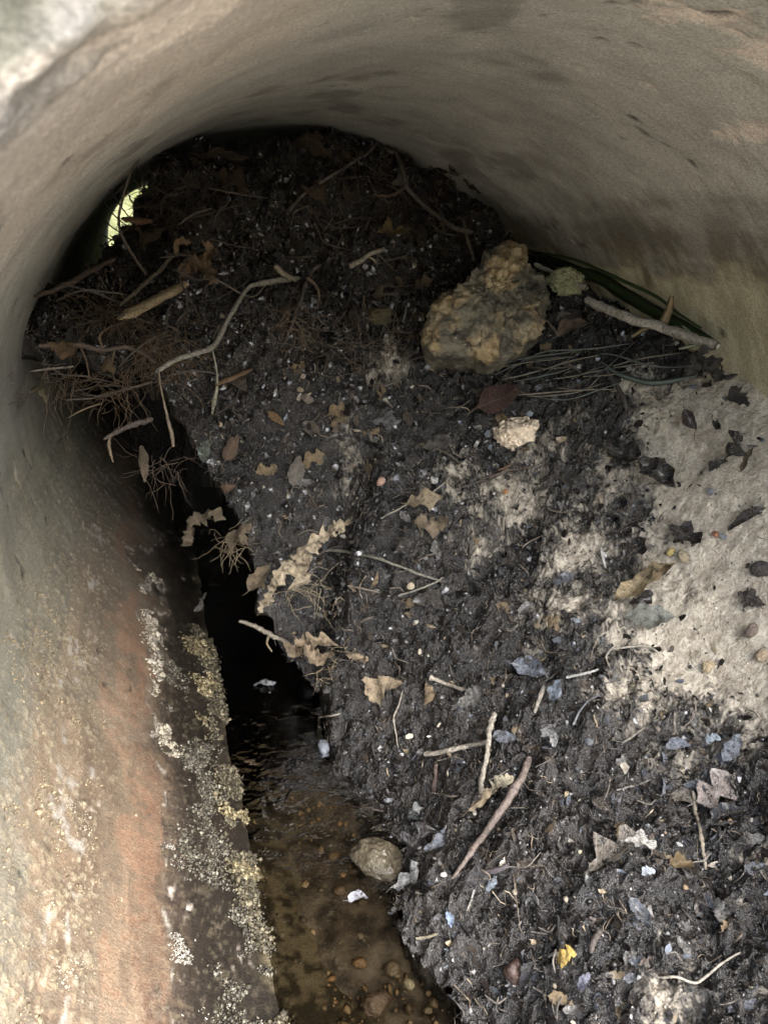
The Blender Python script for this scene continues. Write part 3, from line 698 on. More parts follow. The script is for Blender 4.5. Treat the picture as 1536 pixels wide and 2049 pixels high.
stick('root', 'thick brown root sticking out left over the water channel', 'root', [(78,690,2.40),(115,692,2.42),(160,690,2.44),(205,700,2.45),(250,695,2.47),(285,705,2.47),(312,728,2.45)], (5,7,6,5.5,4.5), (.20,.125,.075),
  side=[('rootlet', [(160,692,2.44),(172,720,2.43),(180,760,2.42)], (2,1.5), (.2,.13,.08)), ('rootlet', [(230,698,2.46),(224,730,2.44),(230,765,2.43)], (2,1.3), (.2,.13,.08)), ('rootlet', [(205,700,2.45),(200,670,2.46),(225,650,2.48)], (2.5,1.5), (.22,.15,.09))])
stick('twig', 'thin pale straight twig poking left across the channel', 'twig', [(62,741,2.33),(105,737,2.36),(146,732,2.38)], (2.5,3,2.5), (.40,.32,.22))
stick('twig', 'long thin brown twig bridging the channel below the thick root', 'twig', [(130,800,2.32),(180,796,2.36),(235,782,2.4),(305,765,2.44)], (2,3,3.5), (.19,.14,.09), side=[('side_shoot', [(136,836,2.34),(170,818,2.36),(205,806,2.38)], (1.5,2), (.2,.15,.1))])
stick('root', 'shaggy brown root hanging at the left corner of the bank', 'root', [(206,881,2.36),(236,862,2.38),(270,850,2.4),(306,838,2.43)], (3,6,7,6), (.17,.12,.085), knots=.35,
  side=[('rootlet', [(222,868,2.37),(218,890,2.36),(226,925,2.36)], (2,4,2), (.3,.23,.15))])
stick('root', 'forked brown root standing out of the dam face', 'root', [(634,545),(620,560),(608,584),(598,612),(584,650),(572,692)], (5,4.5,4,3.5,3), (.17,.115,.08), lift=.045,
  side=[('fork', [(612,570),(624,590),(634,608),(630,632)], (4,3,2), (.19,.13,.09)), ('rootlet', [(584,650),(600,670),(620,680)], (2,1), (.2,.14,.1))])
stick('root', 'short pale root against the dam left of the big rock', 'root', [(816,602),(812,625),(806,655)], (3,3.5,3), (.24,.20,.15), lift=.03)
stick('log', 'thick pale bare stick lying along the right wall', 'stick', [(1172,600,2.22),(1210,616,2.13),(1262,638,2.01),(1330,656,1.90),(1380,675,1.80),(1434,692,1.70)], (10,13,13,12,10), (.60,.52,.40))
stick('stick', 'thin pale stick running from the big rock to the pale bare stick', 'stick', [(1070,528,2.52),(1100,543,2.46),(1132,557,2.39),(1174,577,2.29)], (6,7,7), (.50,.43,.32))
stick('stick', 'grey brown stick stuck in the sand edge below the grass blades', 'stick', [(1214,744),(1235,776),(1250,806),(1256,826)], (5,6,5), (.12,.095,.08), lift=.02)
stick('twig', 'short pale twig stub in front of the dark grey stone', 'twig', [(1097,650),(1108,665),(1121,681)], (3,3.5), (.36,.28,.18), lift=.02)
stick('stick', 'peg shaped pale stick with a wide head on the lower mud', 'stick', [(864,1357),(876,1361),(900,1370),(941,1383)], (9,5.5,5,4), (.44,.36,.25), lift=.02)
stick('stick', 'pale smooth stick lying level on the lower mud', 'stick', [(860,1513),(905,1507),(945,1497),(988,1487)], (7,6.5,6,6), (.42,.35,.25), lift=.02, side=[('stub', [(905,1510),(908,1520)], (4,3), (.3,.25,.18))])
stick('stick', 'knobbly pale stick standing nearly upright across the smooth one', 'stick', [(1006,1437),(1000,1468),(987,1520),(980,1570),(978,1613)], (9,7,6,7,6), (.38,.32,.22), lift=.045, knots=.25)
stick('stick', 'thick pinkish brown stick slanting across the lower mud', 'stick', [(1066,1527),(1046,1570),(1021,1622),(985,1672),(950,1722),(914,1767)], (9,11,11,9,7,4), (.23,.16,.12), lift=.03)
stick('stick', 'small reddish stick end standing in the lower mud', 'stick', [(881,1535),(880,1562),(878,1592)], (6,5.5,5), (.16,.095,.07), lift=.02)
stick('stick', 'short purple grey stick beside the foot of the thick stick', 'stick', [(973,1756),(998,1746),(1024,1734)], (7,7,6), (.16,.12,.13), lift=.018)
stick('stick', 'short pale stick upright above the smooth pale stick', 'stick', [(1091,1378),(1083,1403),(1075,1431)], (6,6,5), (.32,.27,.20), lift=.02)
stick('twig', 'thin whitish twig right of the leaves with painted blue sheen', 'twig', [(1136,1357),(1165,1352),(1200,1342)], (4,3.5,3), (.44,.43,.38), lift=.015)
stick('twig', 'white splinter upright where mud meets sand', 'twig', [(1203,1101),(1207,1120),(1212,1141)], (5,4.5,3), (.60,.56,.48), lift=.015, flat=.5)
stick('twig', 'thin pale yellow twig sticking out over the water', 'twig', [(838,1882),(858,1877),(882,1868)], (3.5,3.5,3), (.46,.38,.20), lift=.02)
stick('twig', 'tiny upright pale twig under the purple grey stick', 'twig', [(951,1784),(945,1803),(936,1828)], (3,2.8,1.5), (.40,.37,.32), lift=.015)
stick('twig', 'black thin stick pressed in the mud at the bottom', 'twig', [(1121,1838),(1123,1890),(1126,1962)], (4,4.5,3.5), (.02,.016,.014), lift=.008)
stick('stick', 'dull brown stick stub right of the black stick', 'stick', [(1203,1866),(1195,1888),(1186,1914)], (8,9,6), (.10,.075,.055), lift=.015)
stick('root', 'curling pale root at the lower edge of the sand', 'root', [(1222,1339),(1215,1319),(1228,1303),(1260,1297),(1296,1298),(1320,1311),(1330,1302)], (1.8,2.6,3,3,2.2), (.46,.39,.28), lift=.02)
stick('root', 'long bowed pale root on the bottom right mud', 'root', [(1322,1966),(1355,1970),(1390,1975),(1420,1961),(1446,1940),(1490,1920)], (3,3.2,3.4,3,2), (.46,.39,.27), lift=.02)
stick('stem', 'grey green stem lying from the pale leaf clump across the mud', 'stem', [(652,1098),(700,1104),(762,1118),(832,1146),(892,1168)], (4,4,3.8,3,2.5), (.26,.24,.16), lift=.03)
stick('stem', 'fine pale stem crossing the tip of the grey green stem', 'stem', [(799,1193),(850,1176),(893,1158)], (2.2,2.4,2), (.40,.35,.24), lift=.025)
stick('root', 'pale shaggy root tip hanging over the water', 'root', [(480,1244,2.10),(510,1252,2.12),(540,1270,2.13),(578,1288,2.14)], (3,5.5,6,5), (.34,.27,.17), knots=.4, side=[('rootlet', [(538,1272,2.13),(534,1288,2.13),(544,1304,2.13)], (3,1.5), (.3,.24,.15))])
stick('root', 'thin dangling white root down the lower mud face', 'root', [(818,1384),(808,1410),(797,1440),(803,1470),(808,1500)], (1.6,2,2.6,2,1.2), (.44,.37,.26), lift=.03)
stick('twig', 'small pale twig jutting from the bank over the water', 'twig', [(645,1441),(668,1434),(692,1430)], (2,2.6,2), (.34,.28,.2), lift=.03, side=[('side_shoot', [(655,1438),(648,1450),(652,1458)], (1.6,1.2), (.34,.28,.2))])
stick('root', 'forked pale rootlet jutting from the bank above the boulder', 'root', [(702,1615),(735,1620),(775,1628)], (2,2.4,2), (.36,.28,.22), lift=.02, side=[('fork', [(735,1620),(742,1632),(760,1640)], (1.8,1.2), (.36,.28,.22))])
stick('root', 'pale looping root over the mid bank beside the tan lobed leaf', 'root', [(766,1040),(800,1020),(846,1002),(880,978),(902,955)], (2,2.3,2.4,2), (.42,.35,.24), lift=.03)
stick('twig', 'orange wood splinter in mid bank', 'twig', [(998,946),(1012,940),(1028,932)], (5,5,3), (.36,.17,.07), lift=.018, flat=.5)
stick('root', 'reddish thin root beside the orange splinter', 'root', [(955,968),(985,955),(1020,946),(1060,938),(1090,930)], (1.5,2,2,1.4), (.22,.13,.08), lift=.02)
stick('root', 'tan rotting root hanging from the leaf on the right', 'root', [(1388,1588),(1395,1635),(1402,1690),(1414,1748)], (6,5,6,3), (.32,.25,.15), lift=.015, knots=.3)
stick('twig', 'dark thin twig lying level on the right mud', 'twig', [(1405,1657),(1450,1655),(1510,1650)], (2,2.6,2), (.05,.045,.045), lift=.015)
stick('twig', 'thin dark twig lying on the wet mud below the smooth stick', 'twig', [(1230,1588),(1265,1580),(1305,1566)], (1.8,2.2,1.6), (.30,.26,.21), lift=.02)
stick('twig', 'pale straw on the right of the lower mud', 'twig', [(1245,1490),(1268,1474),(1292,1458)], (2.2,3.5,2), (.36,.30,.21), lift=.02)
stick('twig', 'thin bent twig at the right edge of the mud', 'twig', [(1368,1465),(1388,1440),(1396,1410),(1390,1400)], (1.8,2.2,1.6), (.30,.23,.17), lift=.02)
stick('twig', 'bluish thin stem upright in the right mud', 'twig', [(1150,1455),(1162,1430),(1180,1408),(1205,1395)], (3.5,2,1.8), (.24,.26,.27), lift=.02)
stick('root', 'pale root hair arching beside the water-side holly leaf', 'root', [(768,1730),(800,1715),(830,1700)], (1.4,1.6,1), (.36,.33,.28), lift=.02)

MARKS = [('the thick pinkish stick',990,1650),('the knobbly upright stick',990,1520),('the big grey lobed leaf',1240,1738),('the pale lavender leaf',1432,1590),('the yellow flake',1145,1917),('the shiny nut',1038,1948),
 ('the bowed pale root',1400,1965),('the shining holly leaf',1072,1346),('the boulder at the water',770,1745),('the peg shaped stick',900,1370),('the curling pale root',1260,1300),('the cream stone',1034,872),('the white splinter',1207,1120),
 ('the pale leaf clump',600,1130),('the grey green stem',770,1120),('the tan curled blade leaf',1306,1182),('the grey upright leaf',592,938),('the tan star leaf',668,823),('the reddish brown leaf',1007,805),('the big rock',975,625),('the olive stone',757,632),
 ('the forked root',605,600),('the crooked pale branch',460,640),('the straight grey twig',660,360),('the curved brown branch',850,420),('the broken pale branch',730,515),('the split rotten wood',300,600),('the tall twig',250,430),('the brown maple like leaf',460,382),
 ('the grass bundle',1150,750),('the larger leaf with painted blue grey sheen',1476,1502),('the black thin stick',1123,1880),('the dull brown stick stub',1195,1890),('the rotting root',1400,1660),('the purple grey stick',998,1746),('the looping root',830,1005),('the orange splinter',1012,940),
 ('the dark ribbed leaf print',862,1215),('the dangling white root',803,1450),('the smooth level stick',920,1503),('the olive brown leaf',1355,1744),('the leaf chip with painted pale blue sheen',1430,1480),('the pink pebble',765,965),('the brown grey leaf',484,768),('the little oval leaf',611,798),
 ('the waterside corner leaves',850,1720),('the black split leaf',1035,1122),('the cream pebble',823,1172)]
def by_mark(px, py):
    n, x, y = min(MARKS, key=lambda m: (m[1]-px)**2+(m[2]-py)**2)
    d = 'right of' if px-x > abs(py-y) else 'left of' if x-px > abs(py-y) else 'below' if py > y else 'above'
    return f"{'just ' if math.hypot(px-x, py-y) < 55 else ''}{d} {n}"
# green reed and dead blades against the right wall
def blade(name, label, L, wpx, col, lift=.02, cat='grass blade', wall=None, mat=None, twist=0.):
    _seed[0] += 1
    P = []
    for q in L:
        if wall: p, n = G(*q); c = CAM+ray(*q)*0; v = ray(*q); a = v[0]**2+v[2]**2; b = 2*(CAM[0]*v[0]+CAM[2]*v[2]); cc = CAM[0]**2+CAM[2]**2-wall**2; P.append(CAM+v*((-b+math.sqrt(b*b-4*a*cc))/(2*a)))
        else: P.append(G(q[0], q[1], lift)[0] if len(q) == 2 else A(*q))
    n = 6*len(P); S = spline(P, n); S = S+np.stack([vnoise(S, 7, _seed[0]+q) for q in range(3)], 1)*.010; k = px2r(S.mean(0)); w = np.interp(np.linspace(0, 1, n), np.linspace(0, 1, len(wpx)), wpx)*k
    T = np.gradient(S, axis=0); T /= np.linalg.norm(T, axis=1)[:, None]
    view = S-CAM; view /= np.linalg.norm(view, axis=1)[:, None]
    B = np.cross(T, view); B /= np.linalg.norm(B, axis=1)[:, None]; N = np.cross(B, T)
    V = np.stack([S-B*w[:, None]*.5+N*.12*w[:, None], S, S+B*w[:, None]*.5+N*.12*w[:, None], S+N*.05*w[:, None]], 1).reshape(-1, 3)
    return put(name, V, grid_faces(n, 4, True), mat or M_BLADE, col, label, cat)
blade('reed_leaf', 'long dark green reed leaf lying along the right wall', [(1058,502),(1110,520),(1180,552),(1250,586),(1330,628),(1395,664),(1442,690)], (6,18,24,25,22,14,3), (.014,.026,.008), wall=.975, cat='reed')
blade('reed_leaf', 'narrow green blade along the upper edge of the long reed', [(1066,500),(1150,520),(1240,562),(1330,612),(1400,655)], (3,6,7,6,3), (.022,.036,.012), wall=.965, cat='reed')
blade('dry_blade', 'dry tan curled strap standing up from the bare stick', [(1376,567),(1372,598),(1358,630),(1334,655),(1300,676),(1268,693)], (7,15,20,15,12,7), (.25,.19,.11), lift=.05, cat='dry blade')
blade('dry_blade', 'folded grey green strap end against the right wall', [(1380,642),(1412,668),(1440,688),(1404,700),(1366,708)], (4,9,8,10,5), (.21,.24,.17), lift=.03, cat='dry blade')
GB = [((1008,772),(1100,746),(1200,722)),((1030,776),(1092,757),(1165,745)),((962,748),(1080,722),(1192,704)),((1012,745),(1090,715),(1190,706),(1260,700)),((1048,792),(1150,806),(1242,778)),((1060,797),(1130,801),(1182,786),(1212,760)),
      ((1200,720),(1300,738),(1400,734)),((1110,770),(1210,748),(1310,740)),((1040,800),(1140,790),(1230,790)),((985,760),(1060,735),(1150,726)),((1225,745),(1290,725),(1370,715)),((1085,702),(1112,684),(1140,664))]
GL = ['lowest long','short pale','upper left','topmost','sagging lower','hooked lower','right hand','middle crossing','thin bottom','faint left','rising right','steep grey']
for q, w in zip(GB, GL): blade('grass_blade', f'{w} dead grass blade in the bundle right of the big rock', q, (2,3.6,3.4,1.5), [(.17,.16,.125),(.10,.11,.10),(.23,.20,.155)][len(w) % 3], lift=.03)
for i in range(9):
    x, y = 1040+24*i+rng.normal(0, 8), 745+rng.normal(0, 20); a = rng.normal(-.12, .28); l = rng.uniform(40, 85)
    blade('grass_blade', 'thin stray dead grass blade tangled over the grey bundle', [(x-l*math.cos(a), y-l*math.sin(a)), (x+rng.normal(0, 6), y+rng.normal(0, 8)), (x+l*math.cos(a), y+l*math.sin(a)*rng.uniform(.3, 1.5))], (1.5,2.8,2.4,1.2), [(.12,.11,.085),(.07,.075,.068),(.18,.155,.115)][i % 3], lift=.028)['group'] = 'stray grass blades over the bundle'
blade('grass_blade', 'broad bluish green dead blade ending the grey bundle at the right', [(1206,735),(1240,760),(1300,776),(1352,774),(1402,764)], (4,10,12,12,4), (.075,.095,.082), lift=.03)

# slab of split wood and a wood chunk on the dam
def slab(label, p0, p1, wpx, col, seed, tip):
    P = np.array([A(*p0), A(*p1)]); n = 14; S = spline(P, n); k = px2r(S.mean(0)); g = np.random.default_rng(seed)
    w = wpx*k*np.interp(np.linspace(0, 1, n), [0, .12, .35, .8, 1], [.3, .85, 1, .9, .55])*(1+.12*g.normal(size=n))
    T = P[1]-P[0]; T /= np.linalg.norm(T); N = -c_f*.6+np.array([0, 0, .8]); N -= T*np.dot(N, T); N /= np.linalg.norm(N); B = np.cross(T, N)
    V = []
    for i in range(n):
        for (a, b) in ((-.5, 0), (-.25, .16), (.1, .2), (.5, .06), (.45, -.2), (-.4, -.2)): V.append(S[i]+B*w[i]*a*(1+.1*g.normal())+N*w[i]*(b+.03*g.normal()))
    Fc = grid_faces(n, 6, True).tolist()+[list(range(6))[::-1], [(n-1)*6+i for i in range(6)]]
    return put('wood_piece', V, Fc, M_BARK, col, label, 'wood piece')
slab('split piece of pale rotten wood on the left of the dam', (236,638,2.46), (372,566,2.62), 30, (.26,.20,.12), 4, 0)
slab('small brown wood chunk right beside the far light', (244,438,2.74), (302,441,2.8), 24, (.10,.055,.03), 6, 0)
slab('dark bark strip low on the dam under the split wood', (505,738,2.44), (430,770,2.42), 14, (.12,.075,.04), 8, 0)

# ------------------------------------------------------------------ leaves one can point to
BLU, BLK = (.075,.085,.105), (.020,.016,.014)  # blue tones below: sky sheen painted into the colour of wet leaves
LV = [ # label, x, y, length, angle, kind, colour, wet, extra
 ('broad reddish brown leaf lying above the cream stone',1007,805,92,15,'oval',(.085,.045,.038),False,dict(lift=.02,width=1.3)),
 ('tan curled blade like leaf at the edge of the sand',1306,1182,132,27,'lance',(.42,.33,.20),False,dict(lift=.05,curl=.5)),
 ('folded light brown leaf above the curled blade on the sand',1328,1160,66,8,'oval',(.36,.27,.16),False,dict(lift=.04)),
 ('pale grey toothed leaf under the curled blade on the sand',1306,1240,84,-12,'holly',(.33,.34,.30),False,dict(lift=.02)),
 ('long black curled leaf high on the sand',1322,958,84,-38,'oval',BLK,True,dict(lift=.02,curl=.5)),
 ('black leaf lump left of the long black leaf on the sand',1248,912,70,-20,'scrap',BLK,True,dict(lift=.015,curl=.4)),
 ('small black leaf standing on the upper sand',1386,846,44,-60,'oval',(.03,.02,.018),True,dict(lift=.03,tilt=.6)),
 ('dark narrow leaf by the right edge of the sand',1498,1042,72,14,'oval',(.04,.03,.028),True,dict(width=.6)),
 ('black tattered leaf in the middle of the sand',1380,1077,66,-32,'lobed',BLK,True,dict(lift=.015,curl=.4)),
 ('torn black leaf left of the sand middle',1270,1108,74,35,'lobed',BLK,True,dict(lift=.01,curl=.4)),
 ('dark crumpled leaf pointing up where mud meets sand',1252,1040,92,70,'lobed',(.024,.019,.017),True,dict(lift=.015,curl=.5)),
 ('black leaf scrap on the lower sand near the curled blade',1285,1205,50,20,'scrap',BLK,True,dict()),
 ('brown black leaf scrap low right on the sand',1508,1198,46,-25,'scrap',(.04,.03,.025),True,dict()),
 ('dark twiggy leaf heap at the right wall',1478,912,70,60,'lobed',BLK,True,dict(curl=.5,lift=.02)),
 ('small dark leaf beside the twiggy heap',1440,935,34,10,'scrap',BLK,True,dict()),
 ('brown stalk like leaf right of the twiggy heap',1505,925,60,60,'lance',(.12,.09,.05),False,dict(lift=.03)),
 ('holly leaf shining with painted blue grey sheen on the lower mud',1072,1346,66,-20,'holly',(.13,.15,.19),True,dict(lift=.02)),
 ('folded leaf with painted blue sheen right of the shining holly leaf',1121,1390,50,75,'oval',(.12,.15,.19),True,dict(lift=.03,curl=.45)),
 ('grey pointed leaf left of the shining holly leaf',958,1401,64,14,'holly',(.17,.165,.155),True,dict(lift=.015)),
 ('big grey lobed leaf with a tan edge on the lower right mud',1240,1738,124,35,'lobed',(.17,.15,.125),True,dict(lift=.02,width=1.1)),
 ('small white grey leaf above the big lobed leaf',1275,1712,60,-25,'lobed',(.34,.33,.31),True,dict(lift=.035)),
 ('pale lavender leaf on the right mud',1432,1590,92,40,'lobed',(.26,.225,.21),True,dict(lift=.02,width=1.2)),
 ('olive brown leaf right of the big lobed leaf',1355,1744,56,20,'scrap',(.17,.12,.06),False,dict(lift=.02)),
 ('grey cupped leaf at the top of the rotting root',1372,1610,50,-35,'oval',(.13,.115,.095),True,dict(lift=.02)),
 ('pale broad leaf wrapped on the thick pinkish stick',1036,1604,54,40,'scrap',(.48,.43,.32),False,dict(lift=.075,width=1.2)),
 ('pale narrow leaf crossing under the thick pinkish stick',992,1622,76,36,'oval',(.42,.34,.23),False,dict(lift=.05,width=.7)),
 ('yellow crumpled flake near the bottom of the picture',1145,1917,38,0,'scrap',(.52,.37,.10),False,dict(lift=.02,width=1.3)),
 ('dark pointed leaf beside the shiny nut',1072,1958,56,80,'oval',(.035,.035,.04),True,dict(lift=.02)),
 ('leaf with painted blue grey sheen upright at the waterside corner',896,1710,56,70,'oval',(.15,.17,.21),True,dict(lift=.04)),
 ('light grey oak like leaf at the waterside corner',838,1772,74,30,'lobed',(.24,.25,.26),True,dict(lift=.03)),
 ('dark lobed leaf behind the waterside corner leaves',850,1702,84,60,'lobed',(.03,.028,.034),True,dict(lift=.02)),
 ('dark teal leaf above the waterside corner',832,1640,54,40,'lobed',(.05,.06,.065),True,dict(lift=.02)),
 ('small holly leaf with painted blue sheen under the purple grey stick',996,1776,36,60,'holly',(.20,.24,.29),True,dict(lift=.025)),
 ('dark round leaf under the thick stick foot',955,1765,48,0,'oval',(.035,.034,.038),True,dict(width=1.4)),
 ('leaf with painted blue sheen between the two crossing pale sticks',1012,1482,46,-20,'oval',(.11,.125,.15),True,dict(lift=.015)),
 ('grey lobed leaf right of the crossing sticks',1101,1477,44,-60,'scrap',(.19,.19,.195),True,dict(lift=.02)),
 ('leaf pair left edge with painted blue grey sheen on the right mud',1356,1497,46,0,'oval',(.15,.17,.21),True,dict(lift=.015)),
 ('larger leaf with painted blue grey sheen on the right mud',1476,1502,62,55,'holly',(.17,.19,.23),True,dict(lift=.02)),
 ('chip of leaf with painted pale blue sheen on the right mud',1430,1480,28,-15,'scrap',(.28,.34,.40),True,dict(lift=.02)),
 ('leaf chip with painted light blue sheen right of the lobed leaf',1293,1756,28,30,'scrap',(.36,.40,.45),True,dict(lift=.025)),
 ('leaf chip with painted bright blue sheen by the lower water edge',902,1840,28,-70,'holly',(.18,.24,.34),True,dict(lift=.02)),
 ('leaf with faint painted blue sheen above the bottom right corner',1280,1830,50,-60,'oval',(.09,.10,.12),True,dict()),
 ('lilac leaf near the bottom of the picture',1178,1972,42,70,'oval',(.16,.17,.23),True,dict(lift=.015)),
 ('dark feather like leaf on the right edge of the mud',1462,1650,84,8,'lance',(.022,.022,.025),True,dict(lift=.02,width=1.3)),
 ('pale tan torn leaf on the lip of the bank over the water',786,1378,84,14,'scrap',(.44,.35,.24),False,dict(lift=.04)),
 ('small grey leaf pointing right at mid height on the right mud',1405,1720,40,10,'holly',(.19,.19,.2),True,dict()),
 ('grey upright lance leaf on the middle left of the bank',592,938,66,78,'oval',(.21,.19,.165),False,dict(lift=.03,width=.9)),
 ('tan lobed leaf behind the grey upright leaf',622,921,54,25,'lobed',(.33,.25,.15),False,dict(lift=.025)),
 ('curled tan leaf on the left of the bank below the dam',535,937,44,15,'scrap',(.32,.25,.15),False,dict(lift=.025,curl=.5)),
 ('small reddish oval leaf near the left lip',461,971,32,8,'oval',(.21,.13,.085),False,dict(lift=.02)),
 ('brown triangular leaf near the left lip',468,896,58,62,'oval',(.17,.115,.085),False,dict(lift=.025)),
 ('green grey holly leaf near the left lip',416,905,50,70,'holly',(.085,.105,.085),True,dict(lift=.03)),
 ('ribbed grey leaf at the left lip',366,880,66,35,'oval',(.15,.15,.145),True,dict(lift=.02)),
 ('brown grey leaf on the front of the dam under the long branch',484,768,44,-60,'oval',(.19,.145,.12),False,dict(lift=.025,width=1.2)),
 ('little pale oval leaf on the front of the dam',611,798,28,-15,'oval',(.32,.27,.22),False,dict(lift=.02,width=1.2)),
 ('small tan star shaped leaf below the dam',668,823,42,30,'lobed',(.33,.24,.14),False,dict(lift=.02)),
 ('brown narrow leaf left of the tan star leaf',552,838,44,-40,'lance',(.30,.18,.09),False,dict(lift=.02,width=1.6)),
 ('grey leaf right of the tan star leaf',776,850,62,-10,'lobed',(.125,.125,.13),True,dict(lift=.015)),
 ('large dull leaf print left of the cream stone',880,890,66,10,'oval',(.07,.065,.062),True,dict()),
 ('pale tan lobed leaf beside the looping root',852,1004,70,10,'lobed',(.42,.34,.23),False,dict(lift=.035)),
 ('pale curled leaf under the looping root',862,1050,66,5,'scrap',(.28,.22,.15),False,dict(lift=.02,curl=.5)),
 ('dark leaf below the looping root',815,1092,46,30,'oval',(.035,.032,.03),True,dict(lift=.015)),
 ('dark ribbed leaf print in the mud under the fine stem',862,1215,76,-20,'oval',(.045,.04,.036),True,dict(width=.9)),
 ('black split leaf on the middle bank',1035,1122,58,25,'lobed',BLK,True,dict(lift=.02)),
 ('leaf with painted blue grey sheen on the middle bank near the white splinter',1130,1160,46,20,'oval',(.10,.11,.13),True,dict(lift=.01)),
 ('dusty grey leaf left of the middle leaf with painted blue grey sheen',1056,1222,36,30,'oval',(.20,.20,.20),True,dict(lift=.01)),
 ('teal tinted leaf on the mud under the leaf clump',676,1192,40,20,'holly',(.12,.15,.16),True,dict(lift=.02)),
 ('pale flat strip of leaf high on the dam',440,338,112,6,'lance',(.19,.14,.09),False,dict(lift=.03)),
 ('brown maple like leaf on the dark top of the dam',460,382,72,-20,'lobed',(.12,.075,.04),False,dict(lift=.03,width=1.2)),
 ('tan maple like leaf at the very top of the dam',622,318,84,-25,'lobed',(.17,.115,.06),False,dict(lift=.03,width=1.1)),
 ('tan curled leaf on the left of the dam beside the tall twig',334,486,84,25,'scrap',(.26,.19,.10),False,dict(lift=.03,curl=.4)),
 ('crumpled golden leaf on the broken pale branch',778,494,62,20,'lobed',(.42,.30,.13),False,dict(lift=.05,width=1.3,curl=.4)),
 ('pale flag like leaf at the top right of the dam',787,372,44,70,'oval',(.27,.24,.21),False,dict(lift=.03,width=1.3)),
 ('olive green leaf at the top right of the dam',878,378,66,-50,'oval',(.07,.085,.03),True,dict(lift=.03)),
 ('little cream leaf next to the olive green leaf',836,379,16,0,'scrap',(.50,.43,.29),False,dict(lift=.03)),
 ('tan leaf edge above the olive stone',845,585,44,35,'lobed',(.25,.18,.10),False,dict(lift=.03)),
 ('pinkish brown leaf below the dark grey stone',1157,672,60,-8,'oval',(.24,.17,.13),False,dict(lift=.025,width=1.2)),
 ('pale grey leaf scrap in front of the dark grey stone',1129,646,34,20,'scrap',(.36,.35,.31),False,dict(lift=.025)),
 ('white torn leaf strip between the reed and the bare stick',1215,585,70,-18,'scrap',(.50,.47,.40),False,dict(lift=.05,width=.5)),
 ('broad brown leaf caught on the thick root over the channel',130,702,62,-15,'scrap',(.26,.17,.09),False,dict(y=2.40,width=1.2)),
 ('hanging brown leaf under the thick root over the channel',224,735,48,-70,'oval',(.22,.145,.08),False,dict(y=2.42)),
 ('greenish hanging leaf beside the left pipe wall',84,790,46,-60,'scrap',(.20,.18,.10),False,dict(y=2.36)),
 ('narrow hanging leaf strip at the left lip',286,930,84,-78,'lance',(.17,.13,.09),False,dict(y=2.30)),
 ('dry leaf stuck alone on the left pipe wall',128,892,34,-40,'scrap',(.24,.20,.13),False,dict(y=2.62)),
 ('brown leaf hanging under the lip of the bank',640-120,1160,66,60,'oval',(.20,.155,.10),False,dict(y=2.16)),
 ('leaf floating on the water with a painted bright wet sheen',530,1371,46,5,'scrap',(.30,.31,.34),True,dict(z=WZ+.004,width=.7)),  # pale bluish glint put into the colour of both floating leaves
 ('small leaf floating on the water beside the boulder',716,1801,42,14,'holly',(.34,.35,.40),True,dict(z=WZ+.004)),
 ('twisted pale leaf stalk standing in the channel',402,1206,44,70,'scrap',(.24,.21,.2),False,dict(y=2.55,width=.5)),
]
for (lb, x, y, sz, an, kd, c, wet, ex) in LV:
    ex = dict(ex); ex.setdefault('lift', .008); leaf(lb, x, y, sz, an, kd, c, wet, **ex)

# pale clump of sand-crusted leaves hanging over the water: one thing, its leaves are parts
def clump(label, spots, col, y):
    root = obj('leaf_clump', None, label=label, cat='leaf clump'); c = A(*spots[0][:2], y); root.location = c*R
    for i, (px, py, sz, an) in enumerate(spots):
        _seed[0] += 1; p = A(px, py, y+rng.normal(0, .015)-.02*(i % 3)); nn = -c_f+np.array([0, 0, .5])+rng.normal(0, .25, 3); nn /= np.linalg.norm(nn)
        M, fs = frame(p, nn, math.radians(an)); s = sz*px2r(p)*R
        o = obj('leaf', leaf_mesh(['scrap', 'lobed', 'scrap', 'oval'][i % 4], _seed[0], M_DRY, .6), root)
        o.matrix_local = Matrix.Translation(Vector((p-c)*R)) @ (M*s).to_4x4(); v = rng.uniform(.75, 1.1); o.color = (col[0]*v, col[1]*v, col[2]*v, 1)
clump('pale clump of sand crusted leaves hanging over the water', [(600,1130,70,50),(575,1150,64,60),(620,1108,60,40),(560,1168,50,65),(540,1190,40,70),(645,1085,58,30),(668,1068,46,20),(590,1165,56,30),(610,1150,50,80),(527,1212,34,70),(690,1055,40,10)], (.38,.31,.215), 2.14)
clump('tan leaves sticking out of the lip where the bank meets the water', [(612,1294,54,30),(655,1302,56,10),(630,1312,60,-10),(590,1300,44,-30),(700,1325,50,-15),(735,1338,36,-10)], (.30,.23,.15), 2.08)
clump('grey dry leaves hanging in the dark at the left lip', [(400,1050,56,30),(430,1040,50,-20),(380,1070,44,60),(475,1085,50,75),(490,1075,46,60)], (.13,.10,.065), 2.26)
clump('brown leaf heap left of the dam under the tall twig', [(395,525,56,30),(410,545,60,-30),(425,520,44,60),(385,550,50,10),(365,505,44,40),(420,560,40,-60)], (.20,.13,.07), 2.62)
clump('dark wet leaves heaped against the right wall below the reed', [(1400,715,60,40),(1425,735,50,-30),(1380,730,46,70),(1440,760,54,-20),(1480,790,56,-25),(1410,745,40,10)], (.045,.04,.036), 1.72)
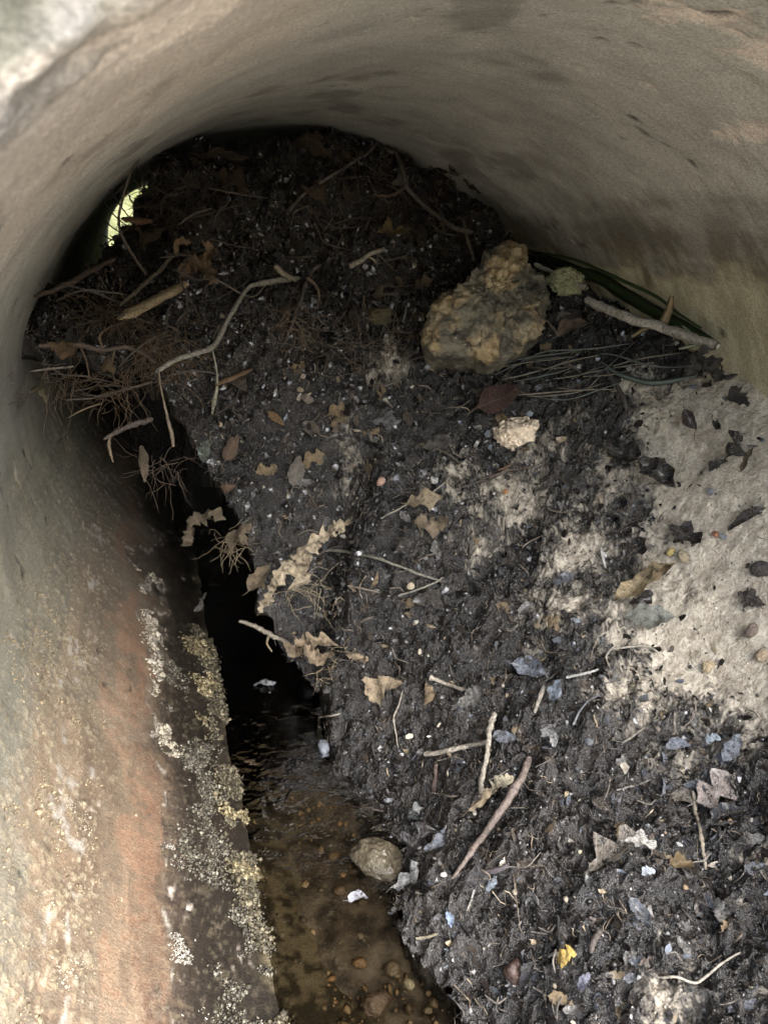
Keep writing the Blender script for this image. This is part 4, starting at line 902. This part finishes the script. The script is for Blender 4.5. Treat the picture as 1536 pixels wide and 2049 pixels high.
# ------------------------------------------------------------------ ordinary litter: many leaves, twigs and pebbles, each its own object
def in_water(px, py): return px < 700+(py-1500)*.50 if py > 1400 else px < 560+(1400-py)*.0+max(0, (py-1150))*.35
REG = {'low': (860, 1536, 1400, 2045), 'mid': (560, 1240, 860, 1400), 'front': (330, 1200, 690, 860), 'dam': (230, 960, 320, 690)}
WHERE = {'low': 'on the lower mud bank', 'mid': 'on the middle of the bank', 'front': 'at the foot of the debris dam', 'dam': 'on the shadowed debris dam'}
LEAFC = {'low': [('small black wet leaf scrap', (.016,.014,.013), 1), ('small blue grey wet leaf scrap', (.10,.11,.13), 1), ('small dark brown leaf scrap', (.045,.032,.024), 1), ('small pale grey leaf scrap', (.15,.145,.138), 1), ('small tan leaf scrap', (.24,.18,.11), 0)],  # bluish scraps carry the reflected sky in their base colour
         'mid': [('small black wet leaf scrap', (.016,.014,.013), 1), ('small dark brown leaf scrap', (.05,.036,.027), 1), ('small grey leaf scrap', (.14,.135,.13), 1), ('small tan leaf scrap', (.28,.21,.13), 0)],
         'front': [('small dark brown leaf scrap', (.05,.035,.025), 1), ('small grey brown leaf scrap', (.14,.115,.09), 0), ('small tan leaf scrap', (.26,.19,.115), 0)],
         'dam': [('small brown leaf', (.13,.085,.05), 0), ('small dark leaf', (.05,.033,.021), 0), ('small tan leaf', (.23,.165,.095), 0)]}
NLEAF = {'low': 105, 'mid': 72, 'front': 44, 'dam': 62}
for rg, cnt in NLEAF.items():
    x0, x1, y0, y1 = REG[rg]; k = 0
    while k < cnt:
        px, py = rng.uniform(x0, x1), rng.uniform(y0, y1)
        if in_water(px, py) or (rg == 'mid' and px > 1200 and py < 1250): continue
        if rg == 'dam' and px < 1100-py*1.3: continue
        lb, c, wet = LEAFC[rg][int(rng.integers(0, len(LEAFC[rg])))]
        v = rng.uniform(.7, 1.25); sz = rng.uniform(18, 42) if rg != 'dam' else rng.uniform(22, 50)
        kd = ['scrap', 'oval', 'holly', 'scrap', 'lobed', 'lance'][k % 6]; wd = {'scrap': 'torn', 'oval': 'oval', 'holly': 'toothed', 'lobed': 'lobed', 'lance': 'narrow'}[kd]
        lb2 = lb.replace('small', ('tiny ' if sz < 26 else 'small ' if sz < 36 else 'mid-sized ')+wd).replace(' scrap', '')
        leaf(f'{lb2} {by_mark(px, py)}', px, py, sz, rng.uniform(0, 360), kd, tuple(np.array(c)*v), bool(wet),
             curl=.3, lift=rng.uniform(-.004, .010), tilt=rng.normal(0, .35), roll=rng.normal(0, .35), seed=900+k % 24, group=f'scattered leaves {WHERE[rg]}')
        k += 1
NTW = {'low': 34, 'mid': 30, 'front': 26, 'dam': 52}
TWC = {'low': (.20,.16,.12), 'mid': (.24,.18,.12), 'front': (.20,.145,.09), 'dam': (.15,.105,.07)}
for rg, cnt in NTW.items():
    x0, x1, y0, y1 = REG[rg]; k = 0
    while k < cnt:
        px, py = rng.uniform(x0+20, x1-40), rng.uniform(y0+20, y1-20)
        if in_water(px-20, py) or (rg == 'dam' and px < 1150-py*1.3): continue
        a = rng.uniform(0, math.pi); l = rng.uniform(14, 38 if rg != 'dam' else 60); b = rng.normal(0, .25)
        L = [(px-l*math.cos(a), py-l*math.sin(a)*.7), (px+l*b*math.sin(a), py-l*b*math.cos(a)), (px+l*math.cos(a+b), py+l*math.sin(a+b)*.7)]
        if any(in_water(q[0], q[1]) for q in L): continue
        v = rng.uniform(.35, 1.5); w = rng.uniform(1.1, 2.6)
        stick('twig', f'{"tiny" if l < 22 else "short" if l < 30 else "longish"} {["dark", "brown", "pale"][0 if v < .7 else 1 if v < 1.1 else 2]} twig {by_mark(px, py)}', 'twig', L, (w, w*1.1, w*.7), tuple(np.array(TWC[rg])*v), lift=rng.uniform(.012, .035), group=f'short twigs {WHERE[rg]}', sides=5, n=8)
        k += 1
for i in range(46):
    rg = ['low', 'mid', 'front'][i % 3]; x0, x1, y0, y1 = REG[rg]; px, py = rng.uniform(x0+60, x1), rng.uniform(y0, y1)
    if in_water(px, py): continue
    c = [(.36,.31,.24),(.20,.17,.14),(.46,.42,.36),(.10,.09,.08),(.34,.24,.15)][i % 5]
    stone(f'tiny {["tan", "brown", "white", "dark", "orange"][i % 5]} pebble {by_mark(px, py)}', px, py, rng.uniform(8, 15), c, 80+i % 6, lift=.004, sink=.3, group=f'tiny pebbles {WHERE[rg]}')

k = 0
while k < 30:                                                   # twigs standing out of the dam and over the channel
    px, py = rng.uniform(70, 480), rng.uniform(330, 800)
    if px < 330-(py-330)*.6: continue
    a = rng.normal(.5, .7); l = rng.uniform(25, 75); y = 2.80-.00075*(py-330)-rng.uniform(.0, .12); b = rng.normal(0, .18)
    L = [(px-l*math.cos(a), py+l*math.sin(a)*.8, y-.06), (px+l*b, py+l*b, y), (px+l*math.cos(a+b), py-l*math.sin(a+b)*.8, y+.06)]
    v = rng.uniform(.4, 1.4); w = rng.uniform(1.3, 3.2)
    if min(q[0] for q in L) < 60 or (min(q[0] for q in L) < 290 and min(q[1] for q in L) < 520): continue
    stick('twig', f'{"thin" if w < 2.1 else "stout"} {"dark" if v < .75 else "brown" if v < 1.1 else "pale"} twig standing out of the dam {by_mark(px, py)}', 'twig', L, (w*.7, w, w*.8), tuple(np.array((.20,.15,.11))*v), group='twigs standing out of the dam', sides=6, n=10)
    k += 1

# fine root tufts: each tuft of hair roots is one thing
def tuft(label, px, py, y, n, ln, col, spread=1., down=.6, rp=.9):
    g = np.random.default_rng(int(px*7+py)); b = A(px, py, y); k = px2r(b); Vs, Fs, o = [], [], 0
    for i in range(n):
        p = b+c_r*g.normal(0, 14*k*spread)+c_u*g.normal(0, 10*k*spread)+c_f*g.normal(0, .02); d = c_r*g.normal(0, 1)+c_u*g.normal(-down, .7)-c_f*abs(g.normal(0, .3)); P = [p]
        for s in range(7): d = d/np.linalg.norm(d)+g.normal(0, .27, 3)+np.array([0, 0, -.12*down]); p = p+d/np.linalg.norm(d)*ln*k/7*g.uniform(.7, 1.2); P.append(p)
        V, Fc = tube(np.array(P), [rp*k*g.uniform(.45, 1.2), rp*k*.4], 4, .1, i)
        Vs.append(V); Fs += [[q+o for q in f] for f in Fc]; o += len(V)
    put('root_tuft', np.concatenate(Vs), Fs, M_BARK, tuple(.6*q for q in col), label, 'roots')
tuft('tangled mat of fine brown roots on the left end of the dam', 325, 690, 2.50, 130, 85, (.20,.135,.08), 2.6)
tuft('fine pale roots on the dam face under the forked root', 590, 660, 2.50, 60, 75, (.24,.18,.12), 1.8)
tuft('hair roots hanging from the thick root over the channel', 230, 770, 2.41, 60, 80, (.17,.115,.07), 2.4)
tuft('fine roots beside the left pipe wall over the channel', 110, 760, 2.36, 44, 80, (.19,.14,.09), 2.0)
tuft('fine roots on the left dam under the olive stick', 215, 620, 2.56, 80, 90, (.15,.10,.06), 2.4)
tuft('dark twig tangle around the far light', 312, 392, 2.82, 34, 80, (.055,.038,.024), 1.5, down=.1, rp=1.3)
tuft('dark fine roots right of the far light', 375, 430, 2.80, 40, 90, (.10,.065,.04), 2.6, down=.2, rp=1.0)
tuft('pale root hairs hanging under the lip above the channel', 465, 1085, 2.26, 26, 60, (.28,.22,.14), 1.4)
tuft('dry root hairs under the pale leaf clump', 600, 1185, 2.13, 30, 60, (.34,.28,.18), 1.9, down=.3)
tuft('tan root hairs along the lip at the water', 690, 1335, 2.04, 30, 55, (.38,.30,.19), 2.0, down=.2)
tuft('dark root hairs hanging at the left lip corner', 330, 930, 2.34, 30, 90, (.13,.095,.065), 2.2)
tuft('fine roots lying in front of the olive stone', 740, 700, 2.44, 34, 90, (.20,.15,.10), 2.4, down=.0)
for L in [((215,372),(232,400),(262,440)),((205,400),(228,430),(250,450)),((200,430),(225,455),(246,470)),((262,352),(240,380),(222,398)),((205,470),(225,480),(250,478)),((212,488),(236,470),(262,452)),((255,380),(262,400),(270,410))]:
    stick('twig', 'thin dark twig crossing the far light', 'twig', [(q[0], q[1], 2.86) for q in L], (1.4, 2, 1.6), (.04,.03,.02), group='twigs across the far light', sides=5, n=8)

# ------------------------------------------------------------------ litter too fine to count
def surf_sample(n, dens, ymax=3.2):
    i1 = int(np.searchsorted(ys, ymax)); E1 = top[1:i1, :-1]-top[:i1-1, :-1]; E2 = top[:i1-1, 1:]-top[:i1-1, :-1]; Nn = np.cross(E2, E1); ar = np.linalg.norm(Nn, axis=-1)
    w = (ar*dens[:i1-1, :-1]).ravel(); w = w/w.sum(); k = rng.choice(len(w), n, p=w); a, b = np.divmod(k, NV-1)
    p = top[a, b]+E1[a, b]*rng.random((n, 1))+E2[a, b]*rng.random((n, 1)); nn = Nn[a, b]/(ar[a, b][:, None]+1e-12); nn *= np.sign(nn[:, 2:3]+1e-9)
    return p, nn, a, b
def tangent(nn):
    n = len(nn); t = rng.normal(size=(n, 3)); t -= nn*(t*nn).sum(1, keepdims=True); t /= np.linalg.norm(t, axis=1)[:, None]; return t, np.cross(nn, t)
def palette(n, cols, wts):
    c = np.array(cols)[rng.choice(len(cols), n, p=np.array(wts)/np.sum(wts))]; return c*rng.uniform(.55, 1.4, (n, 1))
N = 34000
p, nn, ia, ib = surf_sample(N, (1-.93*smix)*(1+.6*pile)); nn = nn+rng.normal(0, .26, (N, 3)); nn /= np.linalg.norm(nn, axis=1)[:, None]
t, b = tangent(nn); L = np.minimum(.0036*np.exp(rng.normal(.5, .65, N)), .016); wd = L*rng.uniform(.18, .75, N); bend = rng.normal(0, .35, N)
tp = np.array([(-1, -.25), (-1, .35), (-.3, -.9), (-.35, .8), (.4, -.7), (.35, 1.), (1, -.2), (1.1, .25)]); q = np.repeat(tp[None], N, 0)+rng.normal(0, .16, (N, 8, 2))
V = p[:, None]+t[:, None]*(q[..., :1]*L[:, None, None])+b[:, None]*(q[..., 1:]*wd[:, None, None])+nn[:, None]*((q[..., 0]**2*bend[:, None]+.35+.1*rng.normal(size=(N, 8)))*L[:, None])[..., None]
fq = np.array([(0, 1, 3, 2), (2, 3, 5, 4), (4, 5, 7, 6)]); Fq = (fq[None]+np.arange(N)[:, None, None]*8).reshape(-1, 4)
isp = pile[ia, ib] > .5
cA = palette(N, [(.008,.007,.0065),(.021,.017,.0145),(.048,.039,.031),(.09,.10,.115),(.24,.19,.125),(.42,.37,.29)], [46, 34, 13, 4, 3.2, .9]); cB = palette(N, [(.005,.004,.003),(.014,.010,.0065),(.033,.024,.015),(.09,.066,.042)], [40, 37, 18, 5])  # the bluish tone is sky glint painted into some crumbs
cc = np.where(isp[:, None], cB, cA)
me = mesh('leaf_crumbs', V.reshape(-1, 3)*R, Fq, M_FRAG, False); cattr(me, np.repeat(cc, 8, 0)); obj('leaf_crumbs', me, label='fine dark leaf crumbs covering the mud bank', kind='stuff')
# hair roots and needles
N = 9000
p, nn, ia, ib = surf_sample(N, (1-.93*smix)*(1+1.2*pile)); t, b = tangent(nn); ln = .02*np.exp(rng.normal(.35, .6, N)); S = 6
u = np.linspace(-.5, .5, S); cv = rng.normal(0, .35, N); c3 = rng.normal(0, .25, N)
C = p[:, None]+t[:, None]*(u[None]*ln[:, None])[..., None]+b[:, None]*((cv[:, None]*u**2*2+c3[:, None]*np.sin(u*9))*ln[:, None])[..., None]+nn[:, None]*((.006+rng.random((N, 1))*.012+rng.normal(0, .12, (N, 1))*u*ln[:, None]))[..., None]
rr = .00105*np.exp(rng.normal(0, .45, N)); ang = np.array([0, 2.1, 4.2])
V = C[:, :, None]+(b[:, None, None]*np.cos(ang)[None, None, :, None]+nn[:, None, None]*np.sin(ang)[None, None, :, None])*rr[:, None, None, None]
f1 = grid_faces(S, 3, True); Fq = (f1[None]+np.arange(N)[:, None, None]*S*3).reshape(-1, 4)
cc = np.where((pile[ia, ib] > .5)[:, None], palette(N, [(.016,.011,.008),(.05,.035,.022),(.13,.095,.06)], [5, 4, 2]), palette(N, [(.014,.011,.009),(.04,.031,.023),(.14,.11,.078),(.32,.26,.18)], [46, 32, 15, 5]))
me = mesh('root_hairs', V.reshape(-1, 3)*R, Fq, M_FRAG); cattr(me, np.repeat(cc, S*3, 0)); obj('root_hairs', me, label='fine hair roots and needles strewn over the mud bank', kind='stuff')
# grit
OC = np.array([(1,0,0),(-1,0,0),(0,1,0),(0,-1,0),(0,0,1),(0,0,-1)], float); OF = np.array([(0,2,4),(2,1,4),(1,3,4),(3,0,4),(2,0,5),(1,2,5),(3,1,5),(0,3,5)])
def lumps(name, p, s, cols, mat, parent=None, label=None, jit=.28):
    n = len(p); V = p[:, None]+(OC[None]*(1+rng.normal(0, jit, (n, 6, 1)))+rng.normal(0, jit*.6, (n, 6, 3)))*s[:, None, None]
    me = mesh(name, V.reshape(-1, 3)*R, (OF[None]+np.arange(n)[:, None, None]*6).reshape(-1, 3), mat, name == 'crust'); cattr(me, np.repeat(cols, 6, 0))
    return obj(name, me, parent, label, kind='stuff')
N = 15000
p, nn, ia, ib = surf_sample(N, (.5+1.6*smix)*(1-.75*pile)); s = .0011*np.exp(rng.normal(.15, .45, N))
sx = smix[ia, ib]; cc = np.where((rng.random(N) < sx)[:, None], palette(N, [(.44,.38,.29),(.28,.23,.17),(.10,.08,.06),(.58,.54,.47)], [40, 25, 14, 12]), palette(N, [(.02,.017,.014),(.08,.067,.055),(.28,.25,.2),(.55,.52,.47)], [55, 25, 12, 4]))
lumps('grit', p+nn*s[:, None]*.5, s, cc, M_GRIT, label='grains of sand and grit on the mud bank')
# crumbs of mud
N = 16000
p, nn, ia, ib = surf_sample(N, (1-.95*smix)*(1+1.0*pile)); s = .0032*np.exp(rng.normal(0, .5, N))
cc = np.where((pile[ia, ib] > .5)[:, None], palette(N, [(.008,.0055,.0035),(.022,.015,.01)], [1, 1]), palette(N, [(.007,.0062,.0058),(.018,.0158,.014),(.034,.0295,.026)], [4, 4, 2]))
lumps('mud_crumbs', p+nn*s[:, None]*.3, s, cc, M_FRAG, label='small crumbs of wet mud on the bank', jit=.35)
# mineral crust on the lower left wall
def wall_lumps(n, th0, th1, wth, y0, y1, thr, f, smin, cols, wts, seed):
    y = rng.uniform(y0, y1, n*6); u = (y-y0)/(y1-y0); th = th0+(th1-th0)*u+rng.normal(0, 1, n*6)*(wth[0]+(wth[1]-wth[0])*u)
    P = np.stack([np.cos(np.radians(th)), y, np.sin(np.radians(th))], -1); m = fbm(P, f, 3, seed, .6) > thr
    P = P[m][:n]; k = len(P); s = smin*np.exp(rng.normal(.2, .4, k)); return P*(1-s[:, None]*.5*np.array([1, 0, 1])), s, palette(k, cols, wts)
TANC = [(.11,.098,.073),(.062,.054,.038),(.18,.165,.132),(.026,.022,.016)]
parts = [wall_lumps(4200, 233.5, 230.5, (2.4, 1.8), 1.45, 2.45, .20, 9, .0019, TANC, [4, 3, 2, 1], 510),
         wall_lumps(7000, 239.5, 235.0, (3.0, 2.2), .8, 2.05, .20, 10, .0019, TANC, [4, 3, 2, 3], 520),
         wall_lumps(3200, 241.0, 239.0, (1.2, 1.6), 1.5, 2.7, .20, 8, .0029, [(.16,.13,.07),(.26,.22,.13),(.08,.065,.035)], [3, 2, 2], 530),
         wall_lumps(2400, 229.5, 227.0, (1.1, 1.5), 1.9, 3.1, .16, 10, .0026, [(.32,.28,.21),(.42,.38,.31),(.20,.17,.125)], [3, 2, 2], 540),
         wall_lumps(900, 229.8, 228.0, (1.0, .6), .8, 1.9, .34, 12, .0014, [(.34,.315,.27),(.24,.215,.18)], [1, 1], 550),
         wall_lumps(450, 213.0, 212.0, (1.6, 1.4), .85, 1.5, .38, 13, .0013, [(.40,.34,.26),(.38,.32,.225)], [1, 1], 560),
         wall_lumps(7000, 241.2, 240.6, (1.3, 1.3), .8, 2.8, -.05, 9, .0027, [(.09,.076,.048),(.14,.122,.08),(.04,.033,.02)], [3, 2, 4], 580),
         wall_lumps(1800, 204, 206, (7, 7), .8, 2.3, .25, 16, .0016, [(.34,.28,.18),(.27,.21,.13)], [1, 1], 570)]
cr = lumps('crust', np.concatenate([q[0] for q in parts]), np.concatenate([q[1] for q in parts]), np.concatenate([q[2] for q in parts]), M_CRUST, parent=pipe)
# pebbly gravel on the bed
N = 2600
p = np.stack([rng.uniform(-.45, .2, N), rng.uniform(.6, 3.0, N), np.full(N, -.945)], -1); lumps('bed_gravel', p, .0052*np.exp(rng.normal(0, .5, N)), palette(N, [(.13,.09,.045),(.20,.145,.08),(.06,.042,.022),(.27,.16,.07)], [4, 3, 3, 1]), M_GRIT, label='fine gravel on the bed under the water', jit=.2)

# ------------------------------------------------------------------ greenery beyond the far end
t = NT('green_leaves'); n = t.noise(t.pos(), 6, 3); M_GREEN = t.fin(t.mix(n, (.09,.125,.012), (.19,.22,.03)), .6)
M_STEM = mat_simple('stem_bark', (.08,.055,.035), (.16,.12,.08), 20)
def shrub(label, x, y, z, h, sp, seed):
    root = obj('shrub', None, label=label, cat='shrub', loc=(x*R, y*R, z*R)); g = np.random.default_rng(seed); Vs, Fs, o = [], [], 0; tips = []
    for i in range(9):
        d = np.array([g.normal(0, .45), g.normal(0, .45), 1.]); P = [np.zeros(3)]
        for k in range(5): d = d+g.normal(0, .2, 3); P.append(P[-1]+d/np.linalg.norm(d)*h/5); tips.append(P[-1])
        V, Fc = tube(np.array(P), [.05, .015], 5, .1, i); Vs.append(V); Fs += [[q+o for q in f] for f in Fc]; o += len(V)
    obj('stem', mesh('stem', np.concatenate(Vs)*R, Fs, M_STEM), root)
    n = 1500; c = np.array(tips)[g.integers(0, len(tips), n)]+g.normal(0, sp, (n, 3)); a = g.normal(size=(n, 3)); a /= np.linalg.norm(a, axis=1)[:, None]; b = np.cross(a, g.normal(size=(n, 3))); b /= np.linalg.norm(b, axis=1)[:, None]
    s = g.uniform(.07, .15, (n, 1)); V = np.stack([c-a*s, c+b*s*.45, c+a*s, c-b*s*.45], 1).reshape(-1, 3)
    obj('foliage', mesh('foliage', V*R, np.arange(n*4).reshape(-1, 4), M_GREEN, False), root)
shrub('leafy green shrub left of the far mouth of the pipe', -2.2, FAR+9.5, .1, 3.0, .35, 1)
shrub('leafy green shrub straight beyond the far mouth of the pipe', 1.0, FAR+12.5, 1.0, 3.0, .38, 2)
shrub('leafy green shrub right of the far mouth of the pipe', 2.4, FAR+6.5, -.7, 3.0, .38, 3)
N = 5000
p = np.stack([rng.uniform(-6, 6, N), rng.uniform(FAR+.5, FAR+14, N), np.zeros(N)], -1); p[:, 2] = creek(p[:, 0], p[:, 1])+np.clip((p[:, 1]-FAR-5)*.28, 0, 7)-.02
h = rng.uniform(.15, .4, (N, 1)); d = rng.normal(0, .35, (N, 3)); d[:, 2] = 1; w = np.stack([rng.normal(size=N), rng.normal(size=N), np.zeros(N)], -1); w /= np.linalg.norm(w, axis=1)[:, None]; w *= .02
V = np.stack([p-w, p+w, p+d*h], 1).reshape(-1, 3); obj('grass', mesh('grass', V*R, np.arange(N*3).reshape(-1, 3), M_GREEN, False), label='green grass growing beyond the far end of the pipe', kind='stuff')
